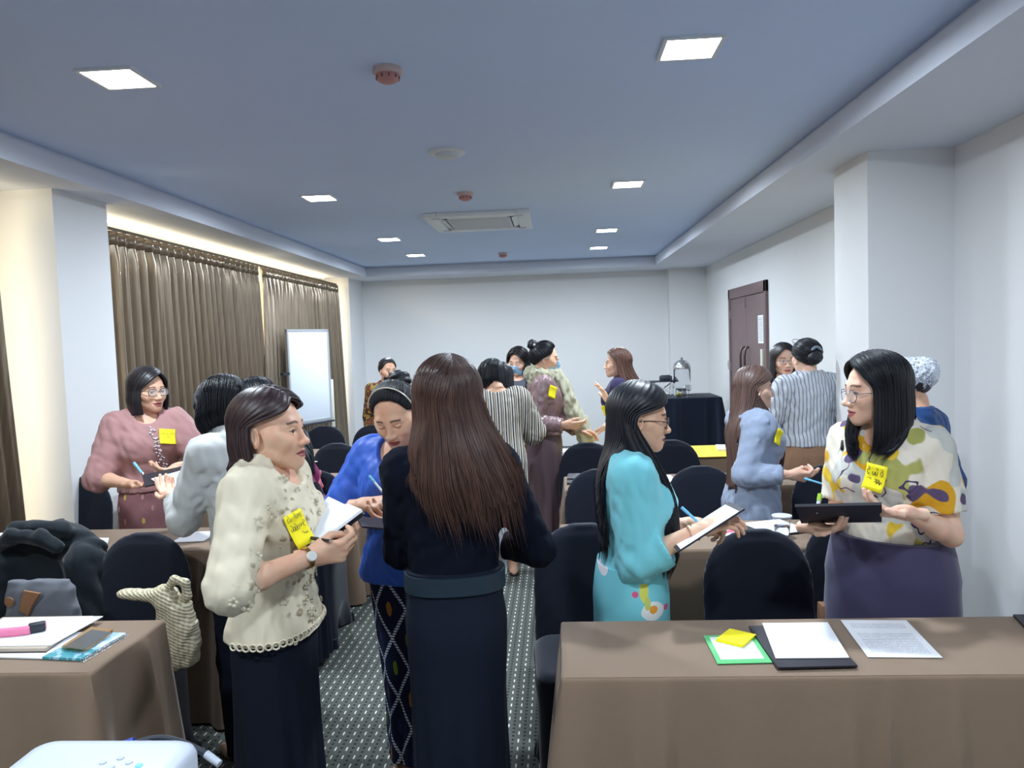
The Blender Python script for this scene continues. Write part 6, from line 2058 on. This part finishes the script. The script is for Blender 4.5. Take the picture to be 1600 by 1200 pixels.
M_KNIT = knit()
F = Field(); F.loft([(0, .055, .05, .045, 0), (.06, .075, .06, .04, 0), (.15, .070, .055, .035, 0), (.21, .045, .04, .035, 0)], None, .02, n=2.4)
F.cone((-.16, .02, .255), (.0, 0, .25), .026, .036, .04, squash=((0, 0, 1), .6)); F.cone((0, 0, .25), (.04, 0, .20), .036, .035, .04)
F.warp(folds(61, .006, (26, 26, 26))); V, Q = F.mesh(.006); mesh_np('bag_body', V, Q, M_KNIT, kb)
F = Field(); F.chain([(.03, 0, .22), (.015, -.01, .275), (.045, -.012, .315), (.085, -.01, .30), (.085, -.005, .25), (.055, 0, .215)], [.018, .016, .014, .015, .016, .018], .01, ); V, Q = F.mesh(.005); mesh_np('handle', V, Q, M_KNIT, kb)
# pink cloth over a chair, brown bag by the floral woman
chair_at(492, 738, 4.36, 'black covered chair with the pink cloth, behind the notebook', 3)
pk = thing('cloth', 'pink cloth hanging on the black chair behind the notebook', 'cloth', (X_of(490, 760, 4.28), 4.27, .62))
F = Field(); F.loft([(0, .020, .012, .02, 0), (.08, .035, .018, .012, 0), (.20, .045, .022, 0, 0), (.28, .040, .035, -.005, .02)], None, .02, n=2.2); F.warp(folds(15, .008, (50, 50, 30))); V, Q = F.mesh(.007)
mesh_np('cloth_fold', V, Q, plain('pink_cloth', (226, 120, 144), .85, 0, .15, 30, .2), pk)
pb = thing('paper_bag', 'small brown paper bag beside the purple skirt', 'bag', (X_of(1297, 950, 2.62), 2.62, .487))
MB().rings([[(-.035, -.03, 0), (.035, -.03, 0), (.035, .03, 0), (-.035, .03, 0)], [(-.037, -.033, .14), (.036, -.031, .14), (.038, .031, .14), (-.035, .032, .14)], [(-.036, -.024, .19), (.036, -.022, .185), (.036, .022, .185), (-.035, .024, .19)]]).build('bag_body', plain('kraft_brown', (134, 96, 72), .8, 0, .25, 25, .2), pb, bevel=.003)
MB().box((.006, -.034, .07), (.040, .002, .09)).build('bag_label', plain('kraft_light', (176, 140, 112), .7), pb)

# ------------------------------------------------------------------ drinks table by the door
zb = .854
by = 9.62
ds = thing('drink_dispenser', 'clear drink dispenser with a domed silver lid by the door', 'drink dispenser', (X_of(1066, 600, by), by, zb))
MB().lathe([(.10, 0), (.105, .02), (.06, .03), (.05, .06), (.085, .075), (.09, .09)], n=32).build('base', M_SILVER, ds, smooth=True)
MB().lathe([(.098, .09), (.105, .10), (.105, .33), (.100, .34), (.096, .335), (.098, .11), (.09, .095)], n=36).build('tank', glass('dispenser_glass', (.97, .98, 1), .02, 1.2), ds, smooth=True)
MB().lathe([(.112, .34), (.113, .36), (.098, .405), (.06, .440), (.02, .452), (.012, .455), (.018, .475), (.001, .485)], n=36).build('lid', M_SILVER, ds, smooth=True)
MB().tube([(0, -.10, .12), (0, -.14, .12), (0, -.145, .095)], [.010, .010, .008], 10).build('tap', M_SILVER, ds, smooth=True)
ry = 9.70
rx0, rx1 = X_of(1018, 610, ry), X_of(1056, 610, ry)
rs = thing('display_riser', 'folding riser with a dark slate top on the drinks table', 'stand', ((rx0 + rx1) / 2, ry, zb))
wr_ = rx1 - rx0
MB().box((0, 0, .185), (wr_ * 1.15, .22, .014)).build('slate_top', M_DARKPL, rs, bevel=.003)
for s in (-1, 1):
    MB().tube([(-wr_ * .45, s * .09, .178), (wr_ * .40, s * .09, .01)], .009, 6).build('cross_leg', M_WHITEPL, rs)
    MB().tube([(wr_ * .45, s * .09, .178), (-wr_ * .30, s * .09, .01)], .009, 6).build('cross_leg', M_WHITEPL, rs)
bx = thing('black_box', 'small black box on top of the slate riser', 'box', (X_of(1040, 590, ry), ry, zb + .193))
MB().box((0, 0, .03), (.15, .12, .06)).build('box_body', M_DARKPL, bx, bevel=.012); MB().box((0, 0, .064), (.11, .09, .008)).build('box_lid', M_DARKPL, bx, bevel=.003)
for i, (px, h) in enumerate(((1049, .24), (1054, .22))):
    b_ = thing('bottle', ('taller' if i == 0 else 'shorter') + ' slim clear bottle with black stopper by the dispenser', 'bottle', (X_of(px, 605, 9.47), 9.47 + i * .03, zb), group='bottles on the drinks table')
    MB().lathe([(.001, 0), (.022, 0), (.023, .01), (.023, h * .5), (.010, h * .68), (.010, h * .78)], n=18).build('bottle_glass', glass('bottle_glass', (.92, .95, .95), .02, 1.25), b_, smooth=True)
    MB().lathe([(.011, h * .76), (.014, h * .8), (.012, h), (.001, h + .004)], n=14).build('stopper', M_DARKPL, b_, smooth=True)
for i, px in enumerate((1061, 1076)):
    gl_ = thing('drinking_glass', ('clear glass with yellow fruit in it' if i == 0 else 'empty clear goblet') + ' on the drinks table', 'glass', (X_of(px, 612, 9.40), 9.40, zb), group='glasses on the drinks table')
    if i == 0:
        MB().lathe([(.001, 0), (.038, 0), (.042, .10), (.039, .10), (.035, .006), (.001, .006)], n=22).build('glass_body', glass('bottle_glass'), gl_, smooth=True)
        F = Field(); F.ball((.012, 0, .03), .018, .004); F.ball((-.014, .008, .032), .016, .004); F.ball((0, -.012, .045), .016, .004); V, Q = F.mesh(.005); mesh_np('fruit', V, Q, plain('fruit_yellow', (206, 186, 70), .5), gl_)
    else:
        MB().lathe([(.001, 0), (.032, 0), (.030, .006), (.006, .012), (.005, .06), (.03, .085), (.040, .15), (.037, .15), (.026, .088), (.001, .075)], n=22).build('glass_body', glass('bottle_glass'), gl_, smooth=True)

# ------------------------------------------------------------------ projector in the near left corner
pj = thing('projector', 'white projector in the near left corner before the front table', 'projector', (-.882, 1.275, .776))
F_ = MB()
rc_, hw, hd = .035, .165, .125
def rr(hw, hd, r, z, n=6):
    P = []
    for cx, cy, a0 in ((hw - r, hd - r, 0), (-hw + r, hd - r, 90), (-hw + r, -hd + r, 180), (hw - r, -hd + r, 270)):
        for k in range(n + 1):
            a = math.radians(a0 + 90 * k / n); P.append((cx + r * math.cos(a), cy + r * math.sin(a), z))
    return P
F_.rings([rr(hw - .01, hd - .01, rc_, .010), rr(hw, hd, rc_, .020), rr(hw, hd, rc_, .070), rr(hw - .004, hd - .004, rc_, .082), rr(hw - .014, hd - .014, rc_, .090), rr(hw - .03, hd - .03, .03, .0915)])
F_.build('housing', plain('projector_white', (196, 204, 216), .35, 0, .03, 6), pj, smooth=True)
for i, (x, y, c) in enumerate(((.02, .03, 0), (.045, .045, 0), (.07, .03, 0), (.045, .015, 0), (.095, .02, 1))):
    MB().lathe([(.001, .0945), (.006, .094), (.007, .0915)], (x, y, 0), 14).build('button', plain('button_grey', (186, 194, 206), .4) if not c else emit('led_blue', (.15, .5, 1.0), 1.5), pj, smooth=True)
MB().box((.03, .085, .092), (.05, .006, .001)).build('name_print', plain('print_grey', (140, 146, 158), .5), pj)
for sx in (-1, 1):
    for sy in (-1, 1): MB().lathe([(.012, 0), (.014, .004), (.012, .012)], (sx * .13, sy * .09, 0), 12).build('foot', M_DARKPL, pj, smooth=True)
MB().lathe([(.001, .0), (.036, .0), (.036, .02), (.030, .02), (.001, .010)], (0, 0, 0), 20).build('lens', M_DARKPL, pj); pj.children[-1].rotation_euler = (-math.pi / 2, 0, 0); pj.children[-1].location = (-.07, .115, .052)
stn = thing('side_table', 'small stand under the white projector', 'table', (-.882, 1.27, 0))
MB().box((0, 0, .761), (.30, .25, .03)).build('tabletop', M_WOOD, stn, bevel=.004)
for sx in (-1, 1):
    for sy in (-1, 1): MB().box((sx * .13, sy * .105, .373), (.03, .03, .746)).build('leg', M_WOOD, stn)
def cable(name, label, pts, r, mat, ends):
    c = thing(name, label, 'cable', pts[0]); P = np.array(pts) - np.array(pts[0])
    k = np.linspace(0, 1, len(P)); t = np.linspace(0, 1, 30); C = np.stack([np.interp(t, k, P[:, i]) for i in range(3)], 1)
    for _ in range(5): C[1:-1] = C[1:-1] * .5 + (C[:-2] + C[2:]) * .25
    MB().tube(C, r, 8).build('wire', mat, c, smooth=True)
    for a, b, rr_, mt, nm in ends: MB().tube([np.array(a) - pts[0], np.array(b) - pts[0]], rr_, 10).build(nm, mt, c, smooth=True)
    return c
zc_ = .885
cable('cable', 'dark cable behind the projector with a grey plug', [at(196, 1172, 1.43), at(215, 1160, 1.45), at(250, 1152, 1.46), at(285, 1160, 1.46), at(318, 1176, 1.44), at(328, 1184, 1.44)], .0075, M_DARKPL,
      [(at(322, 1178, 1.44), at(343, 1194, 1.43), .008, plain('plug_grey', (186, 194, 204), .4), 'plug')])
cable('cable', 'thin blue tipped cable behind the projector', [at(180, 1176, 1.42), at(196, 1163, 1.43), at(222, 1158, 1.435), at(258, 1166, 1.45), at(290, 1184, 1.45)], .005, M_DARKPL,
      [(at(192, 1165, 1.43), at(210, 1159, 1.435), .009, plain('plug_blue', (46, 84, 190), .4), 'plug'), (at(205, 1164, 1.428), at(212, 1163, 1.43), .006, plain('plug_yellow', (226, 200, 60), .4), 'plug_ring')])
# white cord hanging beside the purple skirt
cable('cord', 'thin white cord hanging beside the purple skirt', [at(1470, 856, 2.50), at(1482, 868, 2.49), at(1491, 890, 2.48), at(1488, 905, 2.48), at(1484, 893, 2.49)], .0016, M_WHITEPL, [])
